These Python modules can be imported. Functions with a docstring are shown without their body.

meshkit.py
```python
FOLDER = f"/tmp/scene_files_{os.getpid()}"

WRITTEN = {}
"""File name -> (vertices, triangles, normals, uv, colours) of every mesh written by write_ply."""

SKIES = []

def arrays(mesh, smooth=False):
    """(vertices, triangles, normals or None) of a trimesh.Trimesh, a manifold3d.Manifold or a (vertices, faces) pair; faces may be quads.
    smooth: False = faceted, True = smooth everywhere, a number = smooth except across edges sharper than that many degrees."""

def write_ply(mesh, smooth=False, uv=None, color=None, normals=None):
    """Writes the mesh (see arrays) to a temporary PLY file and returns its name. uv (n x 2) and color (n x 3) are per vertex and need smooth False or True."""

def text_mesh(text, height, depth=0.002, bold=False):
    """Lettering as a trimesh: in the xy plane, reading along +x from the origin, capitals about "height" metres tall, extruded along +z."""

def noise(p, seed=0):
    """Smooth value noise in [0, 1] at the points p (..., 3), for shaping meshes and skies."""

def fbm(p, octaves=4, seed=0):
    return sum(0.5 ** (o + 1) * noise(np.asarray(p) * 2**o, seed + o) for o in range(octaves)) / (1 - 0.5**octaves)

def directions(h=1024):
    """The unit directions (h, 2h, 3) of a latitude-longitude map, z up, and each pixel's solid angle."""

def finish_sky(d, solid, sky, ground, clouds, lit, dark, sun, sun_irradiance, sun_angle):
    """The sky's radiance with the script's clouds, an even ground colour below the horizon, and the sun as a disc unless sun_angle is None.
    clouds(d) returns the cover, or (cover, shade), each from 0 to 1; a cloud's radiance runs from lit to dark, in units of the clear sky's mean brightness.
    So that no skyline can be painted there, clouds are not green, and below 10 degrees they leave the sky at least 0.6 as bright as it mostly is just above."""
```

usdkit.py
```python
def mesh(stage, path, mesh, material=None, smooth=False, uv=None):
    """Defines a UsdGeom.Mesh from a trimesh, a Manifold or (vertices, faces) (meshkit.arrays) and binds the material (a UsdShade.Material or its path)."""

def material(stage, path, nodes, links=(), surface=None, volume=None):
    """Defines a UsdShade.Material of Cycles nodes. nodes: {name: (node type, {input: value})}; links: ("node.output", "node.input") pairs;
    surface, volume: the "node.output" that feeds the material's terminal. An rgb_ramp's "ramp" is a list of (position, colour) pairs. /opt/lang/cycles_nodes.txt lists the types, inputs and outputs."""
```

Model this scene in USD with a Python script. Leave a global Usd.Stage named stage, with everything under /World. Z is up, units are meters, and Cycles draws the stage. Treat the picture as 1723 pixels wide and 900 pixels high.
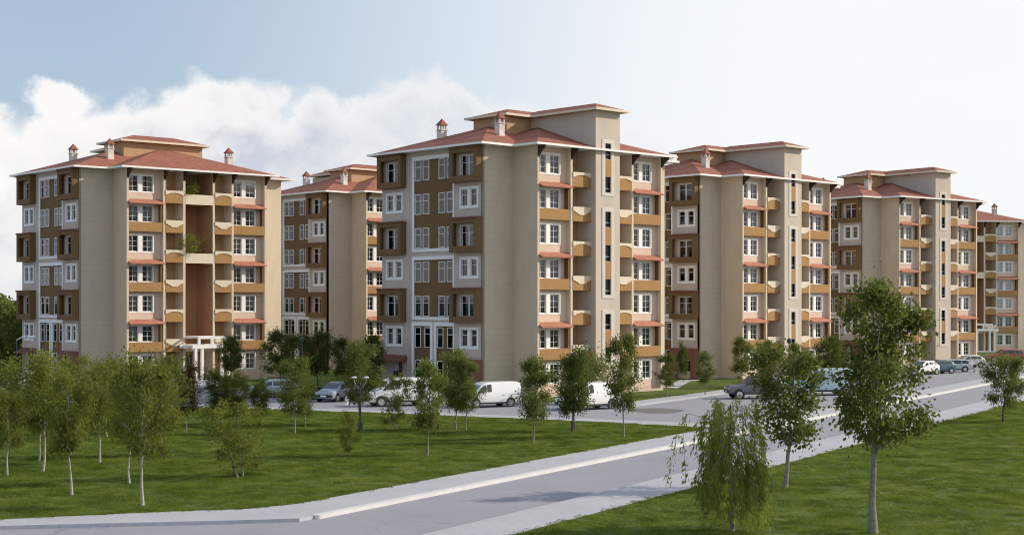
import math
import numpy as np
import trimesh
import usdkit
import meshkit
from pxr import Usd, UsdGeom, UsdLux, UsdShade, Gf, Sdf, Vt
from shapely.geometry import Polygon, LineString, box as sbox
from shapely.ops import unary_union

stage = Usd.Stage.CreateInMemory()
UsdGeom.SetStageUpAxis(stage, 'Z')
UsdGeom.SetStageMetersPerUnit(stage, 1.0)
UsdGeom.Xform.Define(stage, '/World')

# ------------------------------------------------------------------ camera, sky, sun, exposure
CAM_H, FPX, HORIZON = 7.6, 2475.0, 510.0          # eye height (m); focal length and horizon in pixels of the 1723 px wide photograph
cam = UsdGeom.Camera.Define(stage, '/World/camera')
cam.CreateHorizontalApertureAttr(36.0)
cam.CreateVerticalApertureAttr(36.0 * 900 / 1723)
cam.CreateFocalLengthAttr(36.0 * FPX / 1723)
cam.CreateVerticalApertureOffsetAttr(36.0 * (HORIZON - 450) / 1723)
cam.CreateClippingRangeAttr(Gf.Vec2f(0.5, 20000))
cam.AddTranslateOp().Set(Gf.Vec3d(0, 0, CAM_H))
cam.AddRotateXOp().Set(90.0)
cam.CreateExposureAttr(0.0)

SUN_EL, SUN_AZ = math.radians(27), math.radians(12)   # azimuth: from +x (to the right) towards +y (away)
SUN = np.array([math.cos(SUN_EL) * math.cos(SUN_AZ), math.cos(SUN_EL) * math.sin(SUN_AZ), math.sin(SUN_EL)])
sun = UsdLux.DistantLight.Define(stage, '/World/sun')
sun.CreateIntensityAttr(1.25)
sun.CreateAngleAttr(0.6)
sun.CreateNormalizeAttr(True)
sun.CreateColorAttr(Gf.Vec3f(1.0, 0.89, 0.75))
q = Gf.Rotation(Gf.Vec3d(0, 0, 1), Gf.Vec3d(*map(float, SUN))).GetQuat()
sun.AddOrientOp().Set(Gf.Quatf(q))

SKY = 0.1
W9 = 0.98 / SKY
sky_nodes = {
    'tc': ('geometry', {}),
    'sep': ('separate_xyz', {}),
    'sky': ('sky_texture', {'sky_type': 'single_scattering', 'sun_disc': False, 'sun_elevation': SUN_EL, 'sun_rotation': math.atan2(SUN[0], SUN[1]), 'aerosol_density': 1.0, 'air_density': 1.0}),
    # cumulus bank low over the horizon: billowed cells on a broad swell, in direction space
    'warp': ('noise_texture', {'scale': 13.0, 'detail': 6.0, 'roughness': 0.68}),
    'wadd': ('vector_math', {'math_type': 'multiply_add', 'vector2': (0.055, 0.055, 0.055)}),
    'map': ('mapping', {'scale': (1.0, 1.0, 1.25)}),
    'v1': ('voronoi_texture', {'scale': 15.0, 'feature': 'smooth_f1', 'smoothness': 0.6}),
    'v2': ('voronoi_texture', {'scale': 37.0, 'feature': 'smooth_f1', 'smoothness': 0.5}),
    'map2': ('mapping', {'location': (0.17, 0.0, 0.0)}),
    'n2': ('noise_texture', {'scale': 5.0, 'detail': 2.0, 'roughness': 0.5}),
    'n3': ('noise_texture', {'scale': 9.0, 'detail': 6.0, 'roughness': 0.6}),
    'ha': ('math', {'math_type': 'multiply_add', 'value2': -0.050, 'value3': 0.130}),
    'hb': ('math', {'math_type': 'multiply_add', 'value2': -0.034}),
    'hc': ('math', {'math_type': 'multiply_add', 'value2': 0.085}),
    'hd': ('math', {'math_type': 'subtract'}),
    'cov': ('map_range', {'range_type': 'smoothstep', 'from_min': -0.004, 'from_max': 0.010, 'to_min': 0.0, 'to_max': 0.97, 'clamp': True}),
    'depth': ('map_range', {'range_type': 'smoothstep', 'from_min': 0.004, 'from_max': 0.045, 'to_min': 0.0, 'to_max': 1.0, 'clamp': True}),
    'vs': ('map_range', {'range_type': 'smoothstep', 'from_min': 0.22, 'from_max': 0.55, 'to_min': 0.0, 'to_max': 1.0, 'clamp': True}),
    'dark': ('map_range', {'range_type': 'smoothstep', 'from_min': 0.40, 'from_max': 0.66, 'to_min': 0.0, 'to_max': 1.0, 'clamp': True}),
    'dm': ('math', {'math_type': 'multiply_add', 'value2': 0.30}),
    'dm2': ('math', {'math_type': 'multiply'}),
    'dm3': ('math', {'math_type': 'multiply', 'value2': 1.0}),
    'ccol': ('mix_color', {'a': (W9 * 1.02, W9 * 1.0, W9 * 0.975), 'b': (W9 * 0.64, W9 * 0.67, W9 * 0.75)}),
    # pale veil, thicker towards the sun and towards the horizon
    'dot': ('vector_math', {'math_type': 'dot_product', 'vector2': (math.cos(SUN_AZ), math.sin(SUN_AZ), 0.0)}),
    'veil': ('map_range', {'range_type': 'smoothstep', 'from_min': -0.08, 'from_max': 0.42, 'to_min': 0.0, 'to_max': 0.94, 'clamp': True}),
    'low': ('map_range', {'range_type': 'smoothstep', 'from_min': 0.0, 'from_max': 0.125, 'to_min': 0.9, 'to_max': 0.0, 'clamp': True}),
    'vmax': ('math', {'math_type': 'maximum'}),
    'skyb': ('mix_color', {'fac': 0.55, 'b': (W9 * 0.58, W9 * 0.72, W9 * 0.92)}),
    'veiled': ('mix_color', {'b': (W9 * 1.0, W9 * 1.02, W9 * 1.03)}),
    'vinv': ('math', {'math_type': 'multiply_add', 'value2': -0.97, 'value3': 1.0}),
    'covm': ('math', {'math_type': 'multiply'}),
    'full': ('mix_color', {}),
    'bg': ('background_shader', {'strength': SKY}),
}
sky_links = [
    ('tc.position', 'sep.vector'), ('tc.position', 'warp.vector'), ('warp.color', 'wadd.vector1'), ('tc.position', 'wadd.vector3'), ('wadd.vector', 'map.vector'),
    ('map.vector', 'v1.vector'), ('map.vector', 'v2.vector'), ('tc.position', 'map2.vector'), ('map2.vector', 'n2.vector'), ('map.vector', 'n3.vector'),
    ('v1.distance', 'ha.value1'), ('v2.distance', 'hb.value1'), ('ha.value', 'hb.value3'), ('n2.fac', 'hc.value1'), ('hb.value', 'hc.value3'), ('hc.value', 'hd.value1'), ('sep.z', 'hd.value2'),
    ('hd.value', 'cov.value'), ('hd.value', 'depth.value'), ('v1.distance', 'vs.value'), ('n3.fac', 'dark.value'), ('vs.result', 'dm.value1'), ('dark.result', 'dm.value3'),
    ('dm.value', 'dm2.value1'), ('depth.result', 'dm2.value2'), ('dm2.value', 'dm3.value1'), ('dm3.value', 'ccol.fac'),
    ('tc.position', 'dot.vector1'), ('dot.value', 'veil.value'),
    ('sky.color', 'skyb.a'), ('skyb.result', 'veiled.a'), ('veil.result', 'vmax.value1'), ('sep.z', 'low.value'), ('low.result', 'vmax.value2'), ('vmax.value', 'veiled.fac'),
    ('veiled.result', 'full.a'), ('ccol.result', 'full.b'), ('veil.result', 'vinv.value1'), ('vinv.value', 'covm.value1'), ('cov.result', 'covm.value2'), ('covm.value', 'full.fac'), ('full.result', 'bg.color'),
]
sky_mat = usdkit.material(stage, '/World/Looks/sky_air', sky_nodes, sky_links, surface='bg.background')
dome = UsdLux.DomeLight.Define(stage, '/World/sky')
UsdShade.MaterialBindingAPI.Apply(dome.GetPrim()).Bind(sky_mat)
dome.GetPrim().SetCustomDataByKey('kind', 'structure')

# ------------------------------------------------------------------ naming helpers
_used = {}


def numbered(parent, name):
    k = _used.get((parent, name), 0)
    _used[(parent, name)] = k + 1
    return f'{parent}/{name}' if k == 0 else f'{parent}/{name}_{k:03d}'


def tag(prim, label=None, cat=None, group=None, kind=None):
    for k, v in (('label', label), ('category', cat), ('group', group), ('kind', kind)):
        if v:
            prim.SetCustomDataByKey(k, v)
    return prim


def part(parent, name, mesh, mat, smooth=False, label=None):
    p = numbered(str(parent), name)
    m = usdkit.mesh(stage, p, mesh, mat, smooth)
    if label:
        m.GetPrim().SetCustomDataByKey('label', label)
    return p


def xform(name, loc=(0, 0, 0), rz=0.0, sc=(1, 1, 1)):
    p = numbered('/World', name)
    x = UsdGeom.Xform.Define(stage, p)
    x.AddTranslateOp().Set(Gf.Vec3d(*map(float, loc)))
    x.AddRotateZOp().Set(float(rz))
    x.AddScaleOp().Set(Gf.Vec3f(*map(float, sc)))
    return p


def copy_of(src, loc, rz=0.0, sc=(1, 1, 1)):
    name = src.rsplit('/', 1)[1]
    import re
    name = re.sub(r'_\d{3}$', '', name)
    p = xform(name, loc, rz, sc)
    pr = stage.GetPrimAtPath(p)
    pr.GetReferences().AddInternalReference(src)
    pr.SetInstanceable(True)
    return p


def prim(p):
    return stage.GetPrimAtPath(p)


# ------------------------------------------------------------------ materials
def mat(name, nodes, links, surface='p.BSDF'):
    return usdkit.material(stage, '/World/Looks/' + name, nodes, links, surface=surface)


def plain(name, c, rough=0.7, var=0.12, scale=1.5, bump=0.0, bscale=30.0, spec=0.3, metallic=0.0, coat=0.0, detail=5.0):
    """Base colour broken by two noises, with fine relief if asked for."""
    d = tuple(x * (1 - var) for x in c)
    l = tuple(min(1, x * (1 + var)) for x in c)
    nodes = {'g': ('texture_coordinate', {}), 'n': ('noise_texture', {'scale': scale, 'detail': detail, 'roughness': 0.6}),
             'r': ('rgb_ramp', {'ramp': [(0.3, d), (0.7, l)]}),
             'p': ('principled_bsdf', {'roughness': rough, 'specular_ior_level': spec, 'metallic': metallic, 'coat_weight': coat})}
    links = [('g.object', 'n.vector'), ('n.fac', 'r.fac'), ('r.color', 'p.base_color')]
    if bump:
        nodes['b'] = ('noise_texture', {'scale': bscale, 'detail': 4.0})
        nodes['u'] = ('bump', {'strength': bump, 'distance': 0.02})
        links += [('g.object', 'b.vector'), ('b.fac', 'u.height'), ('u.normal', 'p.normal')]
    return mat(name, nodes, links)


def stucco(name, c, lines=False):
    """Painted render: big soft stains running down, fine grain; lines: faint level day joints in the plaster."""
    d = tuple(x * 0.92 for x in c)
    l = tuple(min(1, x * 1.04) for x in c)
    nodes = {'g': ('texture_coordinate', {}), 'm': ('mapping', {'scale': (1.0, 1.0, 0.45)}),
             'n': ('noise_texture', {'scale': 0.9, 'detail': 6.0, 'roughness': 0.62}), 'r': ('rgb_ramp', {'ramp': [(0.25, d), (0.62, l)]}),
             'f': ('noise_texture', {'scale': 45.0, 'detail': 3.0}), 'u': ('bump', {'strength': 0.22, 'distance': 0.015}),
             'p': ('principled_bsdf', {'roughness': 0.85, 'specular_ior_level': 0.2})}
    links = [('g.object', 'm.vector'), ('m.vector', 'n.vector'), ('n.fac', 'r.fac'), ('r.color', 'p.base_color'), ('g.object', 'f.vector')]
    if lines:
        nodes['jm'] = ('mix_color', {'blend_type': 'multiply', 'b': (0.88, 0.87, 0.87)})
        links += [('r.color', 'jm.a'), ('pw.value', 'jm.fac'), ('jm.result', 'p.base_color')]
        links.remove(('r.color', 'p.base_color'))
        nodes['w'] = ('wave_texture', {'wave_type': 'bands', 'bands_direction': 'z', 'profile': 'saw', 'scale': 0.62, 'distortion': 0.5, 'detail_scale': 0.25})
        nodes['pw'] = ('math', {'math_type': 'power', 'value2': 14.0})
        nodes['ad'] = ('math', {'math_type': 'multiply_add', 'value2': 0.25})
        links += [('g.object', 'w.vector'), ('w.fac', 'pw.value1'), ('f.fac', 'ad.value1'), ('pw.value', 'ad.value3'), ('ad.value', 'u.height')]
    else:
        links.append(('f.fac', 'u.height'))
    links.append(('u.normal', 'p.normal'))
    return mat(name, nodes, links)


M = {}
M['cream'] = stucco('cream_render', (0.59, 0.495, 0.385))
M['cream_bounce'] = stucco('cream_render_bounce', (0.575, 0.465, 0.35))  # cream with warm bounced light put into its colour
M['tower'] = stucco('dimmed_cream_render', (0.50, 0.435, 0.36))  # cream darkened in its colour, as the tower catches less light
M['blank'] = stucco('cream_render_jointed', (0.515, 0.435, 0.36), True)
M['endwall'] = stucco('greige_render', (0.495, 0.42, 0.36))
M['pale'] = stucco('pale_pink_render', (0.60, 0.465, 0.37))
M['tan'] = stucco('ochre_render', (0.345, 0.195, 0.080))
M['brown'] = stucco('brown_render', (0.165, 0.097, 0.044))
M['redbrown'] = stucco('red_brown_render', (0.19, 0.078, 0.062))
M['recess'] = stucco('sand_brown_render', (0.445, 0.285, 0.165))
M['terra'] = stucco('terracotta_render', (0.39, 0.225, 0.13))
M['white'] = plain('white_paint', (0.76, 0.745, 0.72), 0.6, 0.05, 3.0)
M['tower_trim'] = plain('pale_lilac_paint', (0.555, 0.505, 0.46), 0.7, 0.05, 2.0)
M['frame'] = plain('white_window_frame', (0.80, 0.80, 0.80), 0.4, 0.03, 3.0)
M['ivory'] = plain('ivory_coping', (0.63, 0.54, 0.42), 0.7, 0.06, 2.0)
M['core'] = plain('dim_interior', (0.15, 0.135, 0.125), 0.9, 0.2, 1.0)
M['bracket'] = plain('dark_timber', (0.05, 0.03, 0.02), 0.7, 0.2, 6.0)
M['curtain'] = plain('net_curtain', (0.68, 0.66, 0.64), 0.9, 0.15, 4.0)
M['chimney'] = plain('chimney_render', (0.60, 0.55, 0.50), 0.85, 0.2, 3.0)
M['steel'] = plain('grey_steel', (0.30, 0.31, 0.32), 0.45, 0.1, 3.0, metallic=0.6)
M['dark_steel'] = plain('dark_painted_steel', (0.05, 0.06, 0.06), 0.5, 0.15, 3.0)
M['pane'] = mat('window_glass', {'t': ('transparent_bsdf', {'color': (0.80, 0.84, 0.85)}), 'g': ('glossy_bsdf', {'roughness': 0.03, 'color': (0.95, 0.97, 1.0)}),
                                 'f': ('fresnel', {'IOR': 1.75}), 'x': ('mix_closure', {})},
                [('f.fac', 'x.fac'), ('t.BSDF', 'x.closure1'), ('g.BSDF', 'x.closure2')], 'x.closure')


M['dark_pane'] = mat('stair_glass', {'t': ('transparent_bsdf', {'color': (0.75, 0.78, 0.8)}), 'g': ('glossy_bsdf', {'roughness': 0.03}), 'f': ('fresnel', {'IOR': 1.4}), 'x': ('mix_closure', {})},
                      [('f.fac', 'x.fac'), ('t.BSDF', 'x.closure1'), ('g.BSDF', 'x.closure2')], 'x.closure')


def roof_material(name, c):
    """Courses of clay tiles: level bands in height follow every slope, with a stagger of tone from tile to tile."""
    nodes = {'g': ('texture_coordinate', {}),
             'w': ('wave_texture', {'wave_type': 'bands', 'bands_direction': 'z', 'profile': 'saw', 'scale': 2.4, 'distortion': 0.2, 'detail_scale': 2.0}),
             'm': ('mapping', {'scale': (1.0, 1.0, 3.0)}), 'v': ('voronoi_texture', {'scale': 3.2, 'feature': 'f1'}),
             'n': ('noise_texture', {'scale': 0.45, 'detail': 5.0, 'roughness': 0.65}),
             'r': ('rgb_ramp', {'ramp': [(0.25, tuple(x * 0.72 for x in c)), (0.5, c), (0.78, tuple(min(1, x * 1.25 + 0.02) for x in c))]}),
             'bw': ('rgb_to_bw', {}), 'mx': ('mix_color', {'blend_type': 'mix', 'fac': 0.35}),
             'k': ('mix_color', {'blend_type': 'multiply', 'fac': 0.30}),
             'u': ('bump', {'strength': 0.7, 'distance': 0.05}), 'p': ('principled_bsdf', {'roughness': 0.75, 'specular_ior_level': 0.25})}
    links = [('g.object', 'w.vector'), ('g.object', 'm.vector'), ('m.vector', 'v.vector'), ('g.object', 'n.vector'),
             ('v.color', 'bw.color'), ('bw.val', 'mx.b'), ('n.color', 'mx.a'), ('mx.result', 'r.fac'),
             ('r.color', 'k.a'), ('w.color', 'k.b'), ('k.result', 'p.base_color'), ('w.fac', 'u.height'), ('u.normal', 'p.normal')]
    return mat(name, nodes, links)


M['roof'] = roof_material('clay_roof_tiles', (0.30, 0.110, 0.072))
M['awning'] = roof_material('salmon_awning_tiles', (0.42, 0.170, 0.112))


def ground_mat(name, ramp1, s1, s2, bump, bs, rough=0.9, dist=0.02, marks=None):
    nodes = {'g': ('texture_coordinate', {}), 'a': ('noise_texture', {'scale': s1, 'detail': 8.0, 'roughness': 0.62}), 'b': ('noise_texture', {'scale': s2, 'detail': 6.0, 'roughness': 0.7}),
             'm': ('math', {'math_type': 'multiply_add', 'value2': 0.5}), 'h': ('math', {'math_type': 'multiply', 'value2': 0.5}),
             'r': ('rgb_ramp', {'ramp': ramp1}), 'c': ('noise_texture', {'scale': bs, 'detail': 4.0, 'roughness': 0.7}),
             'u': ('bump', {'strength': bump, 'distance': dist}), 'p': ('principled_bsdf', {'roughness': rough, 'specular_ior_level': 0.2})}
    links = [('g.object', 'a.vector'), ('g.object', 'b.vector'), ('g.object', 'c.vector'), ('b.fac', 'h.value1'), ('a.fac', 'm.value1'), ('h.value', 'm.value3'),
             ('m.value', 'r.fac'), ('r.color', 'p.base_color'), ('c.fac', 'u.height'), ('u.normal', 'p.normal')]
    if marks:
        links.remove(('r.color', 'p.base_color'))
        nodes['k'] = ('mix_color', {'blend_type': 'multiply', 'b': (0.84, 0.84, 0.84) if marks == 'slabs' else (0.72, 0.72, 0.72)})
        if marks == 'slabs':
            nodes['mp'] = ('mapping', {'rotation': (0.0, 0.0, -math.radians(59.0))})
            nodes['bk'] = ('brick_texture', {'scale': 1.0, 'brick_width': 0.80, 'row_height': 0.40, 'mortar_size': 0.012, 'mortar_smooth': 0.3})
            links += [('g.object', 'mp.vector'), ('mp.vector', 'bk.vector'), ('bk.fac', 'k.fac')]
        else:
            nodes['wn'] = ('noise_texture', {'scale': 0.6, 'detail': 6.0, 'roughness': 0.65})
            nodes['wa'] = ('vector_math', {'math_type': 'multiply_add', 'vector2': (3.5, 3.5, 0.0)})
            nodes['vc'] = ('voronoi_texture', {'scale': 0.11, 'feature': 'distance_to_edge'})
            nodes['mr'] = ('map_range', {'from_min': 0.0, 'from_max': 0.006, 'to_min': 1.0, 'to_max': 0.0, 'clamp': True})
            links += [('g.object', 'wn.vector'), ('wn.color', 'wa.vector1'), ('g.object', 'wa.vector3'), ('wa.vector', 'vc.vector'), ('vc.distance', 'mr.value'), ('mr.result', 'k.fac')]
        links += [('r.color', 'k.a'), ('k.result', 'p.base_color')]
    return mat(name, nodes, links)


M['asphalt'] = ground_mat('pale_asphalt', [(0.25, (0.205, 0.207, 0.235)), (0.5, (0.257, 0.260, 0.295)), (0.75, (0.292, 0.293, 0.325))], 0.22, 4.0, 0.25, 25.0, marks='cracks')
M['paving'] = ground_mat('pale_paving', [(0.3, (0.315, 0.325, 0.355)), (0.5, (0.365, 0.375, 0.41)), (0.7, (0.415, 0.42, 0.45))], 0.35, 5.0, 0.3, 14.0, marks='slabs')
M['kerb'] = ground_mat('white_kerb', [(0.3, (0.47, 0.47, 0.47)), (0.7, (0.60, 0.60, 0.59))], 0.8, 5.0, 0.25, 20.0)
M['lawn'] = ground_mat('lawn_turf', [(0.30, (0.034, 0.058, 0.010)), (0.45, (0.062, 0.100, 0.014)), (0.55, (0.090, 0.128, 0.018)), (0.68, (0.18, 0.18, 0.06))], 0.22, 2.6, 0.9, 9.0, 0.95, 0.12)
M['far'] = ground_mat('far_fields', [(0.3, (0.06, 0.085, 0.03)), (0.7, (0.12, 0.12, 0.06))], 0.01, 0.3, 0.3, 2.0)
M['hill'] = ground_mat('wooded_hills_hazed', [(0.3, (0.05, 0.085, 0.085)), (0.7, (0.075, 0.11, 0.10))], 0.01, 0.08, 0.6, 0.2)  # blue tint carries the haze of distance in the colour


def leaf_mat(name, dark, mid, light, world=None):
    nodes = {'g': ('geometry', {}), 'o': ('object_info', {}), 't': ('texture_coordinate', {}), 'n': ('noise_texture', {'scale': 1.1, 'detail': 2.0}),
             'm': ('math', {'math_type': 'multiply_add', 'value2': 0.55}), 'n2': ('math', {'math_type': 'multiply', 'value2': 0.5}),
             'r': ('rgb_ramp', {'ramp': [(0.15, dark), (0.5, mid), (0.88, light)]}),
             'hv': ('hsv', {'hue': 0.5, 'saturation': 1.0}), 'vr': ('map_range', {'from_min': 0.0, 'from_max': 1.0, 'to_min': 0.82, 'to_max': 1.18}),
             'p': ('principled_bsdf', {'roughness': 0.6, 'specular_ior_level': 0.12}), 'tr': ('translucent_bsdf', {}), 'x': ('mix_closure', {'fac': 0.48})}
    links = [('t.object', 'n.vector'), ('g.random_per_island', 'm.value1'), ('n.fac', 'n2.value1'), ('n2.value', 'm.value3'), ('m.value', 'r.fac'), ('r.color', 'hv.color'),
             ('o.random', 'vr.value'), ('vr.result', 'hv.value'), ('hv.color', 'p.base_color'), ('hv.color', 'tr.color'), ('p.BSDF', 'x.closure1'), ('tr.BSDF', 'x.closure2')]
    if world:
        nodes['n'] = ('noise_texture', {'scale': world, 'detail': 5.0, 'roughness': 0.7})
        nodes['m'] = ('math', {'math_type': 'multiply_add', 'value2': 0.30})
        nodes['n2'] = ('math', {'math_type': 'multiply_add', 'value2': 2.0, 'value3': -0.66})
        links[0] = ('g.position', 'n.vector')
    return mat(name, nodes, links, 'x.closure')


M['leaf_olive'] = leaf_mat('olive_leaves', (0.13, 0.152, 0.026), (0.255, 0.275, 0.055), (0.38, 0.375, 0.105))
M['leaf_green'] = leaf_mat('green_leaves', (0.10, 0.125, 0.026), (0.215, 0.245, 0.060), (0.36, 0.365, 0.12))
M['leaf_fresh'] = leaf_mat('fresh_leaves', (0.105, 0.130, 0.026), (0.225, 0.262, 0.060), (0.42, 0.43, 0.15))
M['leaf_dark'] = leaf_mat('dark_leaves', (0.068, 0.088, 0.018), (0.150, 0.182, 0.042), (0.28, 0.295, 0.085))
M['leaf_willow'] = leaf_mat('willow_leaves', (0.16, 0.20, 0.030), (0.30, 0.345, 0.065), (0.42, 0.44, 0.14))
M['leaf_red'] = leaf_mat('reddish_leaves', (0.05, 0.035, 0.012), (0.090, 0.070, 0.020), (0.13, 0.10, 0.03))
M['blade'] = leaf_mat('grass_blades', (0.085, 0.130, 0.016), (0.160, 0.220, 0.030), (0.33, 0.325, 0.095), 0.55)
M['bark'] = plain('grey_bark', (0.20, 0.185, 0.165), 0.9, 0.45, 6.0, 0.6, 25.0)
M['birch'] = plain('pale_bark', (0.31, 0.295, 0.265), 0.85, 0.45, 7.0, 0.4, 20.0)
M['bark_dark'] = plain('dark_bark', (0.075, 0.062, 0.048), 0.9, 0.4, 6.0, 0.6, 25.0)


# ------------------------------------------------------------------ mesh helpers
class MB:
    """Collects boxes, prisms and quads into one mesh."""

    def __init__(self):
        self.v, self.f, self.n = [], [], 0

    def add(self, v, f):
        v, f = np.asarray(v, float), np.asarray(f, int)
        self.v.append(v)
        self.f.append(f + self.n)
        self.n += len(v)
        return self

    def box(self, x0, x1, y0, y1, z0, z1):
        v = [(x, y, z) for x in (x0, x1) for y in (y0, y1) for z in (z0, z1)]
        f = [(0, 1, 3), (0, 3, 2), (4, 6, 7), (4, 7, 5), (0, 4, 5), (0, 5, 1), (2, 3, 7), (2, 7, 6), (0, 2, 6), (0, 6, 4), (1, 5, 7), (1, 7, 3)]
        return self.add(v, f)

    def mesh(self):
        return np.vstack(self.v), np.vstack(self.f)

    def tri(self):
        v, f = self.mesh()
        return trimesh.Trimesh(v, f, process=False)


def prism(poly, d0, d1):
    """A polygon in (h, z) extruded in depth from d0 to d1; vertices as (h, d, z)."""
    m = trimesh.creation.extrude_polygon(poly, 1.0, engine='earcut')
    v = np.array(m.vertices)
    v = np.c_[v[:, 0], d0 + (d1 - d0) * (1 - v[:, 2]), v[:, 1]]     # extrusion axis flipped to keep the handedness
    return v, np.array(m.faces)


class Facade:
    """Maps (h along the facade, d into the building, z) to building coordinates."""

    def __init__(self, kind):
        self.kind = kind

    def map(self, v, f):
        v, f = np.asarray(v, float), np.asarray(f, int)
        if self.kind == 'front':
            return v, f
        return np.c_[v[:, 1] - 3.4, v[:, 0] + 2.7, v[:, 2]], f[:, ::-1]

    def box(self, mb, h0, h1, d0, d1, z0, z1):
        t = MB().box(h0, h1, d0, d1, z0, z1)
        return mb.add(*self.map(*t.mesh()))

    def prism(self, mb, poly, d0, d1):
        return mb.add(*self.map(*prism(poly, d0, d1)))


FRONT, END = Facade('front'), Facade('end')
rng = np.random.default_rng(7)


def holes(outer, rects):
    return Polygon(outer, [[(a, c), (b, c), (b, d), (a, d)] for a, b, c, d in rects])


def rect(a, b, c, d):
    return [(a, c), (b, c), (b, d), (a, d)]


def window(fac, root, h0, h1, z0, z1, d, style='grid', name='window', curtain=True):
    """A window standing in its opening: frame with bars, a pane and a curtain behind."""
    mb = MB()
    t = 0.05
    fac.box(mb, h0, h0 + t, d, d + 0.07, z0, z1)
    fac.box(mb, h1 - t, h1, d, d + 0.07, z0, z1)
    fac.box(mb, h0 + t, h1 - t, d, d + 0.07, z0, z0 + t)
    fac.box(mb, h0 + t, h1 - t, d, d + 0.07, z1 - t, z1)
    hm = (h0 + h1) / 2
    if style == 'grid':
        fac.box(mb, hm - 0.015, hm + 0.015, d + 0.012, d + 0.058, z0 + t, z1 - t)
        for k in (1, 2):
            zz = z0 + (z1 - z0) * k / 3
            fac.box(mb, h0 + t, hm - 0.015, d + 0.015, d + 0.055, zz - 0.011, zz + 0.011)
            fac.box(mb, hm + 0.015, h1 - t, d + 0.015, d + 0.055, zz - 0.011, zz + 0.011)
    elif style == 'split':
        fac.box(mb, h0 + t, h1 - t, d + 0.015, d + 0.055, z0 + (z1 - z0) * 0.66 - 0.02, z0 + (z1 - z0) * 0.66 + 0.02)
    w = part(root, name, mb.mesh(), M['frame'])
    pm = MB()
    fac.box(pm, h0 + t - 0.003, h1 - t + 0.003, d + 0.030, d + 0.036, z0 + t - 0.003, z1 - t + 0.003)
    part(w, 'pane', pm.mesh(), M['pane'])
    if curtain:
        mode = rng.choice(6, p=[0.12, 0.26, 0.14, 0.14, 0.20, 0.14] if fac.kind == 'front' else [0.03, 0.20, 0.14, 0.14, 0.47, 0.02])
        spans = {0: [], 1: [(0, 0.32), (0.70, 1)], 2: [(0, 0.55)], 3: [(0.5, 1)], 4: [(0, 1)], 5: [(0, 0.2), (0.82, 1)]}[int(mode)]
        drop = 0.0 if mode != 4 else rng.uniform(0, 0.3)
        cm = MB()
        for a, b in spans:
            a, b = h0 + (h1 - h0) * a, h0 + (h1 - h0) * b
            n = max(3, int((b - a) / 0.06))
            hs = np.linspace(a, b, n + 1)
            ds = d + 0.22 + 0.035 * np.sin(np.arange(n + 1) * 2.1 + rng.uniform(0, 6))
            v = np.vstack([np.c_[hs, ds, np.full(n + 1, z0 + drop)], np.c_[hs, ds, np.full(n + 1, z1)]])
            f = [(i, i + 1, n + 2 + i) for i in range(n)] + [(i, n + 2 + i, n + 1 + i) for i in range(n)]
            cm.add(*fac.map(v, f))
        if cm.n:
            part(w, 'curtain', cm.mesh(), M['curtain'])
    return w


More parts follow.
